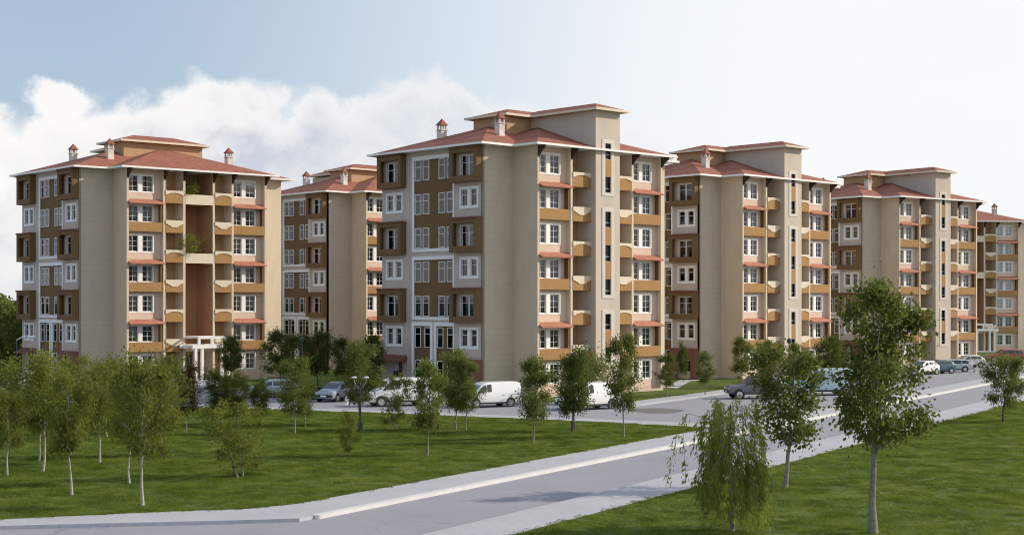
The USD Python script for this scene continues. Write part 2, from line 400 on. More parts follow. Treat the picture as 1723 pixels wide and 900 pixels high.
def hip(x0, x1, y0, y1, z, k, sof=0.07):
    """A hip roof over a rectangle, with its flat underside at z and its edge sof higher."""
    w = min(x1 - x0, y1 - y0) / 2
    zt, ze = z + sof + k * w, z + sof
    if (x1 - x0) >= (y1 - y0):
        r = [(x0 + w, (y0 + y1) / 2, zt), (x1 - w + 1e-4, (y0 + y1) / 2, zt)]
        top = [(0, 1, 5), (0, 5, 4), (1, 2, 5), (2, 3, 4), (2, 4, 5), (3, 0, 4)]
    else:
        r = [((x0 + x1) / 2, y0 + w, zt), ((x0 + x1) / 2, y1 - w + 1e-4, zt)]
        top = [(0, 1, 4), (1, 2, 5), (1, 5, 4), (2, 3, 5), (3, 0, 4), (3, 4, 5)]
    e = [(x0, y0), (x1, y0), (x1, y1), (x0, y1)]
    v = [(x, y, ze) for x, y in e] + r + [(x, y, z) for x, y in e]
    f = top + [(6, 8, 7), (6, 9, 8)] + [t for i in range(4) for t in ((6 + i, 6 + (i + 1) % 4, (i + 1) % 4), (6 + i, (i + 1) % 4, i))]
    return np.array(v, float), np.array(f, int)


def ring(poly, t, z0, z1):
    r = poly.difference(poly.buffer(-t, join_style=2))
    m = MB()
    for g in getattr(r, 'geoms', [r]):
        e = trimesh.creation.extrude_polygon(g, z1 - z0, engine='earcut')
        m.add(np.array(e.vertices) + [0, 0, z0], e.faces)
    return m.mesh()


def floor_z(f):
    return 0.4 + 2.8 * (f - 1)


# ------------------------------------------------------------------ the apartment block
ZE, SLOPE, OVER = 20.1, 0.33, 0.9
W, L, SIDE, PROJ = 15.0, 12.8, 3.4, 2.7


def build_block(root, kind):
    """kind 'tower': a stair tower in the middle of the front; kind 'entrance': an open recess and the entrance there."""
    B = M['cream']
    # --- the building's mass: blank flanks, sides of the projecting middle, rear
    mb = MB()
    mb.box(-SIDE, 0.0, PROJ, PROJ + 0.22, 0, ZE)
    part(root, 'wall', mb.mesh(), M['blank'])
    mb = MB().box(W, W + SIDE, PROJ, PROJ + 0.22, 0, ZE)
    part(root, 'wall', mb.mesh(), M['cream'])
    mb = MB().box(0.0, 0.22, 0.0, PROJ, 0, ZE)
    part(root, 'wall', mb.mesh(), M['cream_bounce'])
    mb = MB().box(W - 0.22, W, 0.0, PROJ, 0, ZE)
    part(root, 'wall', mb.mesh(), M['cream'])
    mb = MB().box(W + SIDE - 0.22, W + SIDE, PROJ + 0.22, PROJ + L, 0, ZE)
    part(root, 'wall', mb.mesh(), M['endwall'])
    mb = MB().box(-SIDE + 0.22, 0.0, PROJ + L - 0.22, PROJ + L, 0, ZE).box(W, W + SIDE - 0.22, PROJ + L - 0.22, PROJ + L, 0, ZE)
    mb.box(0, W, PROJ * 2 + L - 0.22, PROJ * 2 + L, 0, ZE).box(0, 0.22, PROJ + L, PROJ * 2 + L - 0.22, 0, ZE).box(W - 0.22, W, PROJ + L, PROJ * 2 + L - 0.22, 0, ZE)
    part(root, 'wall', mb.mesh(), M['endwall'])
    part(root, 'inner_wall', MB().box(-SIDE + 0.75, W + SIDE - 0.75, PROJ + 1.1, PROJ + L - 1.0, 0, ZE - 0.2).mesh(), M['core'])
    # --- front: fins that run the full height
    fins = [(3.72, 3.95), (11.05, 11.28)]
    inner = [(5.80, 6.02), (8.98, 9.20)] if kind == 'entrance' else []
    for h0, h1 in fins:
        part(root, 'fin', MB().box(h0, h1, -0.02, 1.8, 0, ZE).mesh(), M['cream'])
    for h0, h1 in inner:
        part(root, 'fin', MB().box(h0, h1, -0.02, 3.2, 0, ZE).mesh(), M['cream'])
    for h in (0.11, 3.835, 11.165, 14.89) + tuple((a + b) / 2 for a, b in inner):
        v, f = prism(Polygon([(-0.80, ZE - 0.02), (-0.80, ZE - 0.22), (-0.42, ZE - 0.40), (-0.03, ZE - 0.85), (-0.03, ZE - 0.02)]), h - 0.09, h + 0.09)
        part(root, 'eave_bracket', (np.c_[v[:, 1], v[:, 0], v[:, 2]], f[:, ::-1]), M['bracket'])
    # --- front: two window bays
    for h0 in (0.22, 11.28):
        w1, w2 = (h0 + 0.10, h0 + 1.14), (h0 + 1.58, h0 + 2.64)
        hw = 3.50 if h0 < 1 else 3.50
        rects = [(a, b, floor_z(f) + 0.8, floor_z(f) + 2.3) for f in range(1, 8) for a, b in (w1, w2)]
        mb = MB().add(*prism(holes(rect(h0, h0 + hw, 0, ZE), rects), 0.45, 0.62))
        part(root, 'bay_wall', mb.mesh(), M['pale'])
        for f in range(1, 8):
            z = floor_z(f)
            # white surround round the pair of windows
            rr = [(a, b, z + 0.8, z + 2.3) for a, b in (w1, w2)]
            part(root, 'window_surround', prism(holes(rect(h0 + 0.02, h0 + 2.74, z + 0.70, z + 2.46), rr), 0.39, 0.448), M['white'])
            for a, b in (w1, w2):
                window(FRONT, root, a, b, z + 0.8, z + 2.3, 0.50)
            if f % 2:
                part(root, 'sill_panel', MB().box(h0 + 0.02, h0 + 2.50, 0.41, 0.447, z + 0.02, z + 0.69).mesh(), M['pale'])
            else:
                part(root, 'loggia_parapet', MB().box(h0 - 0.04, h0 + hw - 0.03, 0.02, 0.16, z + 0.02, z + 0.76).box(h0 - 0.04, h0 + hw - 0.03, 0.02, 0.44, z - 0.12, z + 0.016).mesh(), M['tan'])
                part(root, 'loggia_side', MB().box(h0 + hw - 0.26, h0 + hw - 0.035, 0.03, 0.445, z + 0.763, z + 2.50).mesh(), M['brown'])
                part(root, 'loggia_side', MB().box(h0 - 0.035, h0 + 0.005, 0.03, 0.386, z + 0.763, z + 2.50).mesh(), M['tan'])
                v = np.array([(d, zz) for d, zz in ((0.445, z + 2.92), (-0.42, z + 2.50), (-0.42, z + 2.42), (0.445, z + 2.55))])
                pv, pf = prism(Polygon(v), h0 - 0.06, h0 + hw - 0.01)
                part(root, 'awning', (np.c_[pv[:, 1], pv[:, 0], pv[:, 2]], pf[:, ::-1]), M['awning'])
    # --- front: balconies beside the middle
    if kind == 'tower':
        bal = [(3.95, 6.05), (8.95, 11.05)]
    else:
        bal = [(3.95, 5.80), (9.20, 11.05)]
    for h0, h1 in bal:
        rects = [(h0 + 0.18, h0 + 0.95, floor_z(f) + 0.75, floor_z(f) + 2.15) for f in range(1, 8)]
        part(root, 'balcony_wall', prism(holes(rect(h0, h1, 0, ZE), rects), 1.55, 1.72), M['recess'])
        for f in range(1, 8):
            z = floor_z(f)
            window(FRONT, root, h0 + 0.18, h0 + 0.95, z + 0.75, z + 2.15, 1.56, 'split')
            if f > 1:
                part(root, 'balcony_floor', MB().box(h0, h1, 0.10, 1.546, z - 0.16, z - 0.004).mesh(), M['recess'])
                part(root, 'balcony_parapet', MB().box(h0 + 0.003, h1 - 0.003, -0.05, 0.095, z - 0.16, z + 0.78).mesh(), M['tan'])
                w = h1 - h0
                if f % 2:     # a thin arched coping on odd storeys, a deep scalloped one on even storeys
                    us = np.linspace(0, 1, 13)
                    low = [0.62 + 0.19 * max(0.0, math.sin(math.pi * min(1, max(0, (u - 0.08) / 0.84)))) ** 0.6 for u in us]
                else:
                    us = np.array([0, 0.10, 0.14, 0.24, 0.30, 0.36, 0.64, 0.70, 0.76, 0.86, 0.90, 1.0])
                    low = [0.66, 0.66, 0.56, 0.52, 0.42, 0.36, 0.36, 0.42, 0.52, 0.56, 0.66, 0.66]
                pts = [(h0 + 0.002 + (w - 0.004) * u, z + l) for u, l in zip(us, low)] + [(h1 - 0.002, z + 1.02), (h0 + 0.002, z + 1.02)]
                part(root, 'balcony_coping', prism(Polygon(pts), -0.10, 0.13), M['ivory'])
    # --- middle of the front
    if kind == 'tower':
        t0, t1 = 6.05, 8.95
        slits = [3.3 + 2.8 * k for k in range(7)]
        c = (t0 + t1) / 2
        wr = [(c - 0.36, c + 0.36, zc - 0.66, zc + 0.66) for zc in slits]
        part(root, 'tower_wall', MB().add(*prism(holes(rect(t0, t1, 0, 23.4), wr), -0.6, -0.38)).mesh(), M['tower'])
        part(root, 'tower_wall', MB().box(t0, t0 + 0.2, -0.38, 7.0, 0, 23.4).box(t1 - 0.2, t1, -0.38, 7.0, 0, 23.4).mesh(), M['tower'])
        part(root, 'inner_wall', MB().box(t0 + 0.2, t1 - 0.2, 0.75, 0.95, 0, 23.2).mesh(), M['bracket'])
        for grp in ((0, 1), (2, 3, 4), (5, 6)):
            za, zb = slits[grp[0]] - 0.90, slits[grp[-1]] + 0.95
            part(root, 'tower_surround', prism(holes(rect(c - 0.72, c + 0.72, za, zb), [(c - 0.36, c + 0.36, za + 0.28, zb - 0.33)]), -0.645, -0.602), M['tower_trim'])
            for i in grp[:-1]:
                part(root, 'tower_panel', MB().box(c - 0.358, c + 0.358, -0.63, -0.603, slits[i] + 0.70, slits[i] + 2.8 - 0.70).mesh(), M['tan'])
            for i in grp:
                zc = slits[i]
                pts = [(c - 0.36 + 0.72 * u, zc + 0.50 + 0.12 * math.sin(math.pi * u)) for u in np.linspace(0, 1, 9)]
                w = part(root, 'stair_window', prism(holes(rect(c - 0.355, c + 0.355, zc - 0.655, zc + 0.655), [(c - 0.315, c + 0.315, zc - 0.615, zc + 0.615)]), -0.50, -0.45), M['bracket'])
                part(w, 'bar', MB().box(c - 0.31, c + 0.31, -0.49, -0.46, zc - 0.28, zc - 0.25).mesh(), M['frame'])
                part(w, 'pane', MB().box(c - 0.318, c + 0.318, -0.478, -0.472, zc - 0.617, zc + 0.617).mesh(), M['dark_pane'])
    else:
        t0, t1 = 6.02, 8.98
        part(root, 'recess_wall', MB().box(t0, t1, 3.0, 3.2, 0, ZE).mesh(), M['terra'])
        for h0, h1 in ((t0, t0 + 0.05), (t1 - 0.05, t1)):
            part(root, 'recess_wall', MB().box(h0, h1, 0.02, 2.995, 3.0, ZE).mesh(), M['terra'])
        for f in (5, 7):
            z = floor_z(f)
            part(root, 'terrace_floor', MB().box(t0 + 0.052, t1 - 0.052, 0.18, 2.99, z - 0.2, z).mesh(), M['recess'])
            part(root, 'terrace_parapet', MB().box(t0, t1, -0.04, 0.175, z - 0.2, z + 0.75).mesh(), M['ivory'])
            part(root, 'planter', MB().box(t0 + 0.06, t1 - 0.06, 0.22, 0.62, z + 0.004, z + 0.62).mesh(), M['recess'])
        # entrance: doors in the recess, porch frame in front
        part(root, 'entrance_wall', prism(holes(rect(t0 + 0.052, t1 - 0.052, 0.1, 3.0), [(t0 + 0.55, t0 + 1.95, 0.32, 2.65)]), 2.2, 2.35), M['recess'])
        part(root, 'porch_ceiling', MB().box(t0 + 0.052, t1 - 0.052, 0.0, 2.99, 3.0, 3.18).mesh(), M['ivory'])
        d = part(root, 'door', MB().box(t0 + 0.56, t0 + 0.66, 2.24, 2.32, 0.32, 2.64).box(t0 + 1.2, t0 + 1.3, 2.24, 2.32, 0.32, 2.64).box(t0 + 1.84, t0 + 1.94, 2.24, 2.32, 0.32, 2.64)
                 .box(t0 + 0.66, t0 + 1.2, 2.24, 2.32, 2.54, 2.64).box(t0 + 1.3, t0 + 1.84, 2.24, 2.32, 2.54, 2.64).box(t0 + 0.66, t0 + 1.2, 2.24, 2.32, 0.32, 0.52).box(t0 + 1.3, t0 + 1.84, 2.24, 2.32, 0.32, 0.52).mesh(), M['brown'])
        part(d, 'pane', MB().box(t0 + 0.655, t0 + 1.205, 2.27, 2.28, 0.51, 2.55).box(t0 + 1.295, t0 + 1.845, 2.27, 2.28, 0.51, 2.55).mesh(), M['pane'])
        part(root, 'inner_wall', MB().box(t0 + 0.06, t1 - 0.06, 2.8, 2.95, 0, 3.0).mesh(), M['core'])
        for k in range(3):
            part(root, 'step', MB().box(5.7, 9.3, -2.9 - 0.32 * k, (2.19 if k == 0 else -2.9 - 0.32 * (k - 1)), 0.0, 0.30 - 0.1 * k).mesh(), M['paving'])
        posts = [(5.55, -2.6), (6.25, -2.6), (8.35, -2.6), (9.15, -2.6)]
        canopy = part(root, 'porch_frame', MB().box(5.3, 9.9, -2.72, -2.44, 3.35, 3.70).box(5.3, 9.9, -0.42, -0.16, 3.35, 3.70)
                      .box(5.9, 8.95, -2.70, -2.46, 4.25, 4.48).box(5.9, 8.95, -0.40, -0.18, 4.25, 4.48).mesh(), M['white'])
        for hx, dx in posts:
            part(canopy, 'post', MB().box(hx, hx + 0.26, dx - 0.10, dx + 0.16, 0.30, 3.348).mesh(), M['white'])
        for hx in (5.92, 7.3, 8.69):
            part(canopy, 'post', MB().box(hx, hx + 0.24, -2.69, -2.47, 3.703, 4.247).mesh(), M['white'])
        for hx in (5.6, 6.8, 8.0, 9.4):
            part(canopy, 'rafter', MB().box(hx, hx + 0.16, -2.436, -0.424, 3.40, 3.66).mesh(), M['white'])
        for hx in (5.93, 8.70):
            part(canopy, 'rafter', MB().box(hx, hx + 0.16, -2.456, -0.404, 4.28, 4.46).mesh(), M['white'])
    # --- end facade
    col_r, col_l, mid = (0.06, 3.36), (9.55, 12.74), (3.42, 8.58)
    rects, wins = [], []
    for c0, c1 in (col_r, col_l):
        for f in range(1, 8):
            z = floor_z(f)
            if f == 1:
                rects.append((c0 + 0.75, c0 + 1.9, z + 0.4, z + 2.2))
                wins.append((c0 + 0.75, c0 + 1.9, z + 0.4, z + 2.2, 'split'))
            elif f % 2:
                rects.append((c0 + 0.80, c0 + 2.50, z + 0.50, z + 2.20))
                wins += [(c0 + 0.80, c0 + 1.62, z + 0.50, z + 2.20, 'split'), (c0 + 1.66, c0 + 2.50, z + 0.50, z + 2.20, 'split')]
            else:
                for a, b in ((0.60, 1.35), (1.72, 2.50)):
                    rects.append((c0 + a, c0 + b, z + 0.95, z + 2.3))
                    wins.append((c0 + a, c0 + b, z + 0.95, z + 2.3, 'split'))
    big = [(mid[0], mid[1], floor_z(5) + 0.45, floor_z(7) + 2.3), (mid[0], mid[1], floor_z(3) + 0.45, floor_z(4) + 2.45),
           (mid[0], 5.72, 0.4, floor_z(2) + 2.65), (6.28, mid[1], 0.4, floor_z(2) + 2.65)]
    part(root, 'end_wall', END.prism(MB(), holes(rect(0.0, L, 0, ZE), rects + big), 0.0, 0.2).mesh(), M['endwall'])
    for h0, h1, z0, z1, st in wins:
        window(END, root, h0, h1, z0, z1, 0.06, st)
    for c0, c1 in (col_r, col_l):
        for f in range(1, 8):
            z = floor_z(f)
            if f == 1:
                continue
            if f % 2:
                zb, zt = z + 0.04, z + 2.72
                mb = MB()
                END.prism(mb, holes(rect(c0, c1, zb, zt), [(c0 + 0.36, c1 - 0.40, zb + 0.50, zt - 0.36)]), -0.62, -0.40)
                END.box(mb, c0, c0 + 0.12, -0.40, -0.003, zb, zt)
                END.box(mb, c1 - 0.12, c1, -0.40, -0.003, zb, zt)
                END.box(mb, c0 + 0.12, c1 - 0.12, -0.40, -0.003, zb, zb + 0.12)
                END.box(mb, c0 + 0.12, c1 - 0.12, -0.40, -0.003, zt - 0.12, zt)
                part(root, 'box_bay', mb.mesh(), M['brown'])
                mb = MB()
                END.prism(mb, Polygon(rect(c0 - 0.03, c1 + 0.03, zt + 0.003, zt + 0.13)), -0.72, -0.003)
                part(root, 'bay_cap', mb.mesh(), M['redbrown' if f < 7 else 'brown'])
                mb = MB()
                END.prism(mb, holes(rect(c0 + 0.60, c0 + 2.70, z + 0.36, z + 2.34), [(c0 + 0.80, c0 + 2.50, z + 0.50, z + 2.20)]), -0.04, -0.003)
                part(root, 'window_surround', mb.mesh(), M['pale'])
            else:
                mb = MB()
                END.prism(mb, holes(rect(c0 + 0.42, c0 + 2.68, z + 0.74, z + 2.50), [(c0 + a, c0 + b, z + 0.95, z + 2.3) for a, b in ((0.60, 1.35), (1.72, 2.50))]), -0.06, -0.003)
                part(root, 'window_surround', mb.mesh(), M['white'])
                part(root, 'sill_panel', END.box(MB(), c0 + 0.42, c0 + 2.68, -0.03, -0.003, z + 0.06, z + 0.72).mesh(), M['endwall'])
    # ground-floor porches of the end facade: arched on one side, awning on posts on the other
    arch = [(0.62 + 1.9 * u, 2.0 + 0.75 * math.sin(math.pi * u)) for u in np.linspace(0, 1, 13)]
    pz = Polygon(rect(0.06, 3.30, 0.0, 3.15)).difference(Polygon([(0.62, -0.1), (2.52, -0.1)] + arch[::-1]))
    mb = MB()
    END.prism(mb, pz, -0.62, -0.45)
    END.box(mb, 0.06, 0.20, -0.45, -0.003, 0, 3.15)
    END.box(mb, 3.16, 3.30, -0.45, -0.003, 0, 3.15)
    END.box(mb, 0.20, 3.16, -0.45, -0.003, 3.0, 3.15)
    part(root, 'arched_porch', mb.mesh(), M['redbrown'])
    for h in (9.6, 12.5):
        part(root, 'porch_post', END.box(MB(), h, h + 0.2, -0.60, -0.40, 0, 2.70).mesh(), M['bracket'])
    v = prism(Polygon([(-0.85, 2.70), (-0.85, 2.80), (-0.003, 3.25), (-0.003, 2.70)]), 9.45, 12.78)
    vv = np.c_[v[0][:, 1], v[0][:, 0], v[0][:, 2]]
    part(root, 'awning', END.map(vv, v[1][:, ::-1]), M['redbrown'])
    # middle: white framed fields of brown panels with narrow window pairs
    slots = ((3.58, 4.36), (4.58, 5.38), (6.60, 7.40), (7.62, 8.42))
    for fs, box_ in (((5, 6, 7), big[0]), ((3, 4), big[1])):
        wr = [(a, b, floor_z(f) + 0.52, floor_z(f) + 2.2) for f in fs for a, b in slots]
        part(root, 'brown_panel', END.prism(MB(), holes(rect(box_[0] + 0.002, box_[1] - 0.002, box_[2] + 0.002, box_[3] - 0.002), wr), 0.05, 0.15).mesh(), M['brown'])
        part(root, 'panel_border', END.prism(MB(), holes(rect(box_[0] - 0.05, box_[1] + 0.14, box_[2] - 0.22, box_[3] + 0.2), [(box_[0] + 0.13, box_[1] - 0.13, box_[2] + 0.03, box_[3] - 0.10)]), -0.07, -0.004).mesh(), M['white'])
        for a, b, c, d in wr:
            window(END, root, a, b, c, d, 0.01, 'split')
    for bx in big[2:]:
        a0, a1 = bx[0], bx[1]
        sl = [(a0 + 0.15, a0 + 0.90), (a1 - 0.90, a1 - 0.15)]
        wr = [(a, b, z0, z1) for z0, z1 in ((floor_z(2) + 0.75, floor_z(2) + 2.42), (floor_z(1) + 0.3, floor_z(1) + 2.5)) for a, b in sl]
        part(root, 'brown_panel', END.prism(MB(), holes(rect(a0 + 0.002, a1 - 0.002, bx[2] + 0.002, bx[3] - 0.002), wr), 0.05, 0.15).mesh(), M['brown'])
        part(root, 'panel_border', END.prism(MB(), holes(rect(a0 - 0.05 if a0 < 5 else a0 - 0.2, a1 + 0.2, 0.1, bx[3] + 0.2), [(a0 + 0.11, a1 - 0.11, 0.42, bx[3] - 0.12)]), -0.07, -0.004).mesh(), M['white'])
        for a, b, c, d in wr:
            window(END, root, a, b, c, d, 0.01, 'split')
    # --- roofs
    o = OVER
    r1 = (-SIDE - o, W + SIDE + o, PROJ - o, PROJ + L + o)
    r2 = (-o, W + o, -o, 2 * PROJ + L + o)
    roof = part(root, 'roof', MB().add(*hip(*r1, ZE + 0.03, SLOPE)).add(*hip(*r2, ZE + 0.026, SLOPE)).mesh(), M['roof'])
    plan = unary_union([sbox(r1[0], r1[2], r1[1], r1[3]), sbox(r2[0], r2[2], r2[1], r2[3])])
    part(roof, 'fascia', ring(plan.buffer(0.03, join_style=2), 0.16, ZE - 0.03, ZE + 0.135), M['white'])
    m = trimesh.creation.extrude_polygon(plan.buffer(-0.13, join_style=2), 0.02, engine='earcut')
    part(roof, 'soffit', (np.array(m.vertices) + [0, 0, ZE + 0.0015], m.faces), M['white'])
    p0, p1, q0, q1, zp = 3.2, 11.8, 7.0, 11.2, 23.4
    pw = part(root, 'penthouse_wall', MB().box(p0, p1, q0, q1, 20.5, zp).mesh(), M['recess'])
    plans = [(p0 - 0.55, p1 + 0.55, q0 - 0.55, q1 + 0.55)]
    tw = (6.05 - 0.5, 8.95 + 0.5, -1.15, 9.5) if kind == 'tower' else (6.05 - 0.5, 8.95 + 0.5, 8.7, 19.3)
    if kind == 'entrance':
        part(root, 'tower_wall', MB().box(6.05, 8.95, 11.2, 18.8, 0, 23.2).mesh(), M['cream'])
    mb = MB().add(*hip(*plans[0], zp + 0.02, 0.30)).add(*hip(*tw, zp + 0.04, 0.34))
    pr = part(root, 'penthouse_roof', mb.mesh(), M['roof'])
    pp = unary_union([sbox(plans[0][0], plans[0][2], plans[0][1], plans[0][3]), sbox(tw[0], tw[2], tw[1], tw[3])])
    part(pr, 'fascia', ring(pp.buffer(0.03, join_style=2), 0.14, zp - 0.06, zp + 0.13), M['ivory'])
    m = trimesh.creation.extrude_polygon(pp.buffer(-0.11, join_style=2), 0.02, engine='earcut')
    part(pr, 'soffit', (np.array(m.vertices) + [0, 0, zp - 0.003], m.faces), M['ivory'])
    for cx, cy, zb, zt in ((1.0, 5.5, 21.0, 22.75), (0.3, 12.0, 21.2, 22.7), (13.9, 5.4, 21.0, 22.75)):
        mb = MB().box(cx - 0.3, cx + 0.3, cy - 0.3, cy + 0.3, zb - 0.6, zt - 0.42).box(cx - 0.36, cx + 0.36, cy - 0.36, cy + 0.36, zt - 0.417, zt - 0.34)
        for sx in (-1, 1):
            for sy in (-1, 1):
                mb.box(cx + sx * 0.24 - 0.06, cx + sx * 0.24 + 0.06, cy + sy * 0.24 - 0.06, cy + sy * 0.24 + 0.06, zt - 0.337, zt + 0.02)
        mb.box(cx - 0.12, cx + 0.12, cy - 0.12, cy + 0.12, zt - 0.337, zt + 0.0)
        ch = part(root, 'chimney', mb.mesh(), M['chimney'])
        s = 0.40
        v = [(cx - s, cy - s, zt + 0.023), (cx + s, cy - s, zt + 0.023), (cx + s, cy + s, zt + 0.023), (cx - s, cy + s, zt + 0.023), (cx, cy, zt + 0.62)]
        part(ch, 'cap', (np.array(v), np.array([(0, 1, 4), (1, 2, 4), (2, 3, 4), (3, 0, 4), (0, 2, 1), (0, 3, 2)])), M['roof'])
    # plinth round the foot
    part(root, 'plinth', ring(unary_union([sbox(-SIDE, PROJ, W + SIDE, PROJ + L), sbox(0, 0, W, 2 * PROJ + L)]).buffer(0.05, join_style=2), 0.0495, 0.0, 0.32), M['endwall'])


GZ = 0.12            # height of lawns and pavements above the carriageway
BLOCKS = [           # corner of the front, turn, kind, label
    ((2.02, 116.4), 43.2, 'tower', 'nearest apartment block in the middle, with cream stair tower and white vans beside its end'),
    ((22.73, 145.0), 43.2, 'tower', 'cream apartment block with stair tower directly behind the dark grey off-road car'),
    ((45.8, 174.0), 36.6, 'tower', 'stair tower apartment block half hidden by the tall foreground tree, silver car before it'),
    ((-35.6, 135.9), 41.3, 'entrance', 'apartment block standing apart with white porch frame and plants in its open central recess'),
    ((-20.0 + 3.5, 166.0 + 0.3), 43.2, 'entrance', 'shaded apartment block seen in the gap behind the blocks, mostly its brown panelled end'),
    ((63.8, 224.4), 12.0, 'entrance', 'farthest apartment block with dull red roof at the far end of the car park'),
]
first = {}
for (x, y), rz, kind, label in BLOCKS:
    if kind not in first:
        p = xform('apartment_block', (x, y, GZ - 0.12), rz)
        first[kind] = p
        build_block(p, kind)
    else:
        src = first[kind]
        p = copy_of(src, (x, y, GZ - 0.12), rz)
    tag(prim(p), label, 'apartment building', 'apartment blocks of one design')

# ------------------------------------------------------------------ the ground
RD, RN, RO = np.array([0.515, 0.857]), np.array([0.857, -0.515]), np.array([0.0, 63.5])


def rp(s, o):
    """A point in road coordinates: s along the road, o across it from its left kerb."""
    return tuple(RO + s * RD + o * RN)


def sheet(poly, z, name, m, kind='structure', thick=None):
    """A flat sheet, or with thick a slab with sides, of a polygon."""
    mb = MB()
    for g in getattr(poly, 'geoms', [poly]):
        e = trimesh.creation.extrude_polygon(g, thick or 0.001, engine='earcut')
        v = np.array(e.vertices)
        if thick:
            mb.add(v + [0, 0, z - thick], e.faces)
        else:
            keep = np.array(e.face_normals)[:, 2] > 0.5
            mb.add(np.c_[v[:, :2], np.full(len(v), z)], np.array(e.faces)[keep])
    p = part('/World', name, mb.mesh(), m)
    return tag(prim(p), kind=kind)


def P(*pts):
    return Polygon([rp(s, o) for s, o in pts])


road = Polygon([(-260, 20), (150, 20), (260, 330), (-120, 330), (-260, 140)])
sheet(Polygon([(-6000, -400), (6000, -400), (6000, 9000), (-6000, 9000)]), -0.06, 'ground', M['far'])
sheet(road, 0.0, 'road', M['asphalt'])

lawn1 = Polygon([rp(27.6, -2.5), rp(27.9, -14.0), rp(26.9, -28.0), rp(24.6, -43.0), rp(20.0, -66.0), (-62, 93), (-100, 90), (-100, 43.0), (-40, 47.0), (-17.5, 51.0), (-12.8, 52.7), (-9.6, 53.6), (-8.1, 54.8)]).buffer(-0.8).buffer(0.8)
walk1 = Polygon([rp(29.9, 0.0), rp(-12.0, 0.0), (-7.4, 51.2), (-9.5, 50.75), (-17.1, 49.5), (-40, 45.4), (-100, 41.4), (-100, 43.0), (-40, 47.0), (-17.5, 51.0), (-12.8, 52.7), (-9.6, 53.6), (-8.1, 54.8), rp(27.6, -2.5)])
walk1 = walk1.difference(lawn1)
walk2 = Polygon([rp(29.9, -0.0), rp(27.6, -2.5), rp(27.9, -14.0), rp(26.9, -28.0), rp(24.6, -43.0), rp(20.0, -66.0), rp(21.6, -66.3), rp(26.3, -43.4), rp(28.7, -28.2), rp(29.8, -14.2), rp(30.2, -4.0)]).difference(lawn1).difference(walk1)
median = P((29.95, 0.0), (260, 0.0), (260, -2.4), (36, -2.4), (31.5, -3.4), (30.25, -4.0))
lawn2 = P((44.2, -17.2), (43.0, -20.0), (42.4, -29.5), (47.6, -42.0), (51, -46), (120, -70), (215, -70), (225, -17.2), (172, -14.5), (136, -12.4), (112, -14.6), (100, -17.0), (60, -17.2)).buffer(-1.5).buffer(1.5)
walk4 = P((42.2, -15.3), (41.2, -20.0), (40.8, -30.5), (42.4, -29.5), (43.0, -20.0), (44.2, -17.2), (60, -17.2), (100, -17.0), (112, -14.6), (136, -12.4), (172, -14.5), (172, -12.9), (136, -10.8), (112, -13.0), (100, -15.4), (60, -15.5)).buffer(0.01).difference(lawn2)
lawn3 = P((-70, 8.2), (300, 8.2), (300, 170), (-70, 170))
walk3 = P((-70, 5.8), (300, 5.8), (300, 8.2), (-70, 8.2))
lawn4 = P((44.5, -58.0), (43.4, -72.0), (38.0, -92.0), (60, -140), (150, -130), (130, -71), (60, -48))
for nm, pl in (('lawn', lawn1), ('lawn', lawn2), ('lawn', lawn3), ('lawn', lawn4)):
    sheet(pl, GZ, nm, M['lawn'], thick=0.17)
for pl in (walk1, walk2, median, walk4, walk3):
    sheet(pl, GZ + 0.004, 'pavement', M['paving'], thick=0.165)
# white kerb stones along the carriageway, a little proud of the pavement
for line in ([rp(-13.4, 0.02), rp(29.9, 0.0), rp(260, 0.0)],):
    sheet(LineString(line).buffer(0.16, cap_style=1), GZ + 0.02, 'kerb', M['kerb'], thick=0.19)
sheet(LineString([rp(-70, 5.8), rp(300, 5.8)]).buffer(0.10, cap_style=2), GZ + 0.012, 'kerb', M['paving'], thick=0.17)
# paved paths to the blocks
sheet(Polygon([(13.6, 131.0), (14.6, 129.6), (17.2, 141.6), (19.5, 143.4), (19.0, 144.6), (16.3, 143.0)]), GZ + 0.006, 'path', M['paving'])
sheet(Polygon([(-32.2, 123.0), (-28.2, 123.0), (-26.2, 138.0), (-29.6, 139.3)]), GZ + 0.006, 'path', M['paving'])
# darker patch on the tarmac by the parking bays
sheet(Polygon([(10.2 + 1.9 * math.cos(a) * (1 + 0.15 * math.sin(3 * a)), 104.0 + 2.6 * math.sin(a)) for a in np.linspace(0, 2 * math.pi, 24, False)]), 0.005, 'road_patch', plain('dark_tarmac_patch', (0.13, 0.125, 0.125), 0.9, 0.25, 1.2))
# far hills
ang = np.linspace(math.radians(-80), math.radians(80), 161)
rows = []
for r, k in ((900, 0.0), (1250, 0.55), (1700, 1.0), (2300, 0.5), (3000, 0.0)):
    pts = np.c_[np.sin(ang) * r, np.cos(ang) * r, np.zeros(len(ang))]
    pts[:, 2] = k * (5.5 + 9.0 * meshkit.fbm(np.c_[pts[:, :2] / 300.0, np.full(len(ang), k)], 4, 3))
    rows.append(pts)
n = len(ang)
tag(prim(part('/World', 'hills', (np.vstack(rows), np.array([(i * n + j, i * n + j + n, i * n + j + n + 1, i * n + j + 1) for i in range(4) for j in range(n - 1)])), M['hill'], True)), kind='structure')


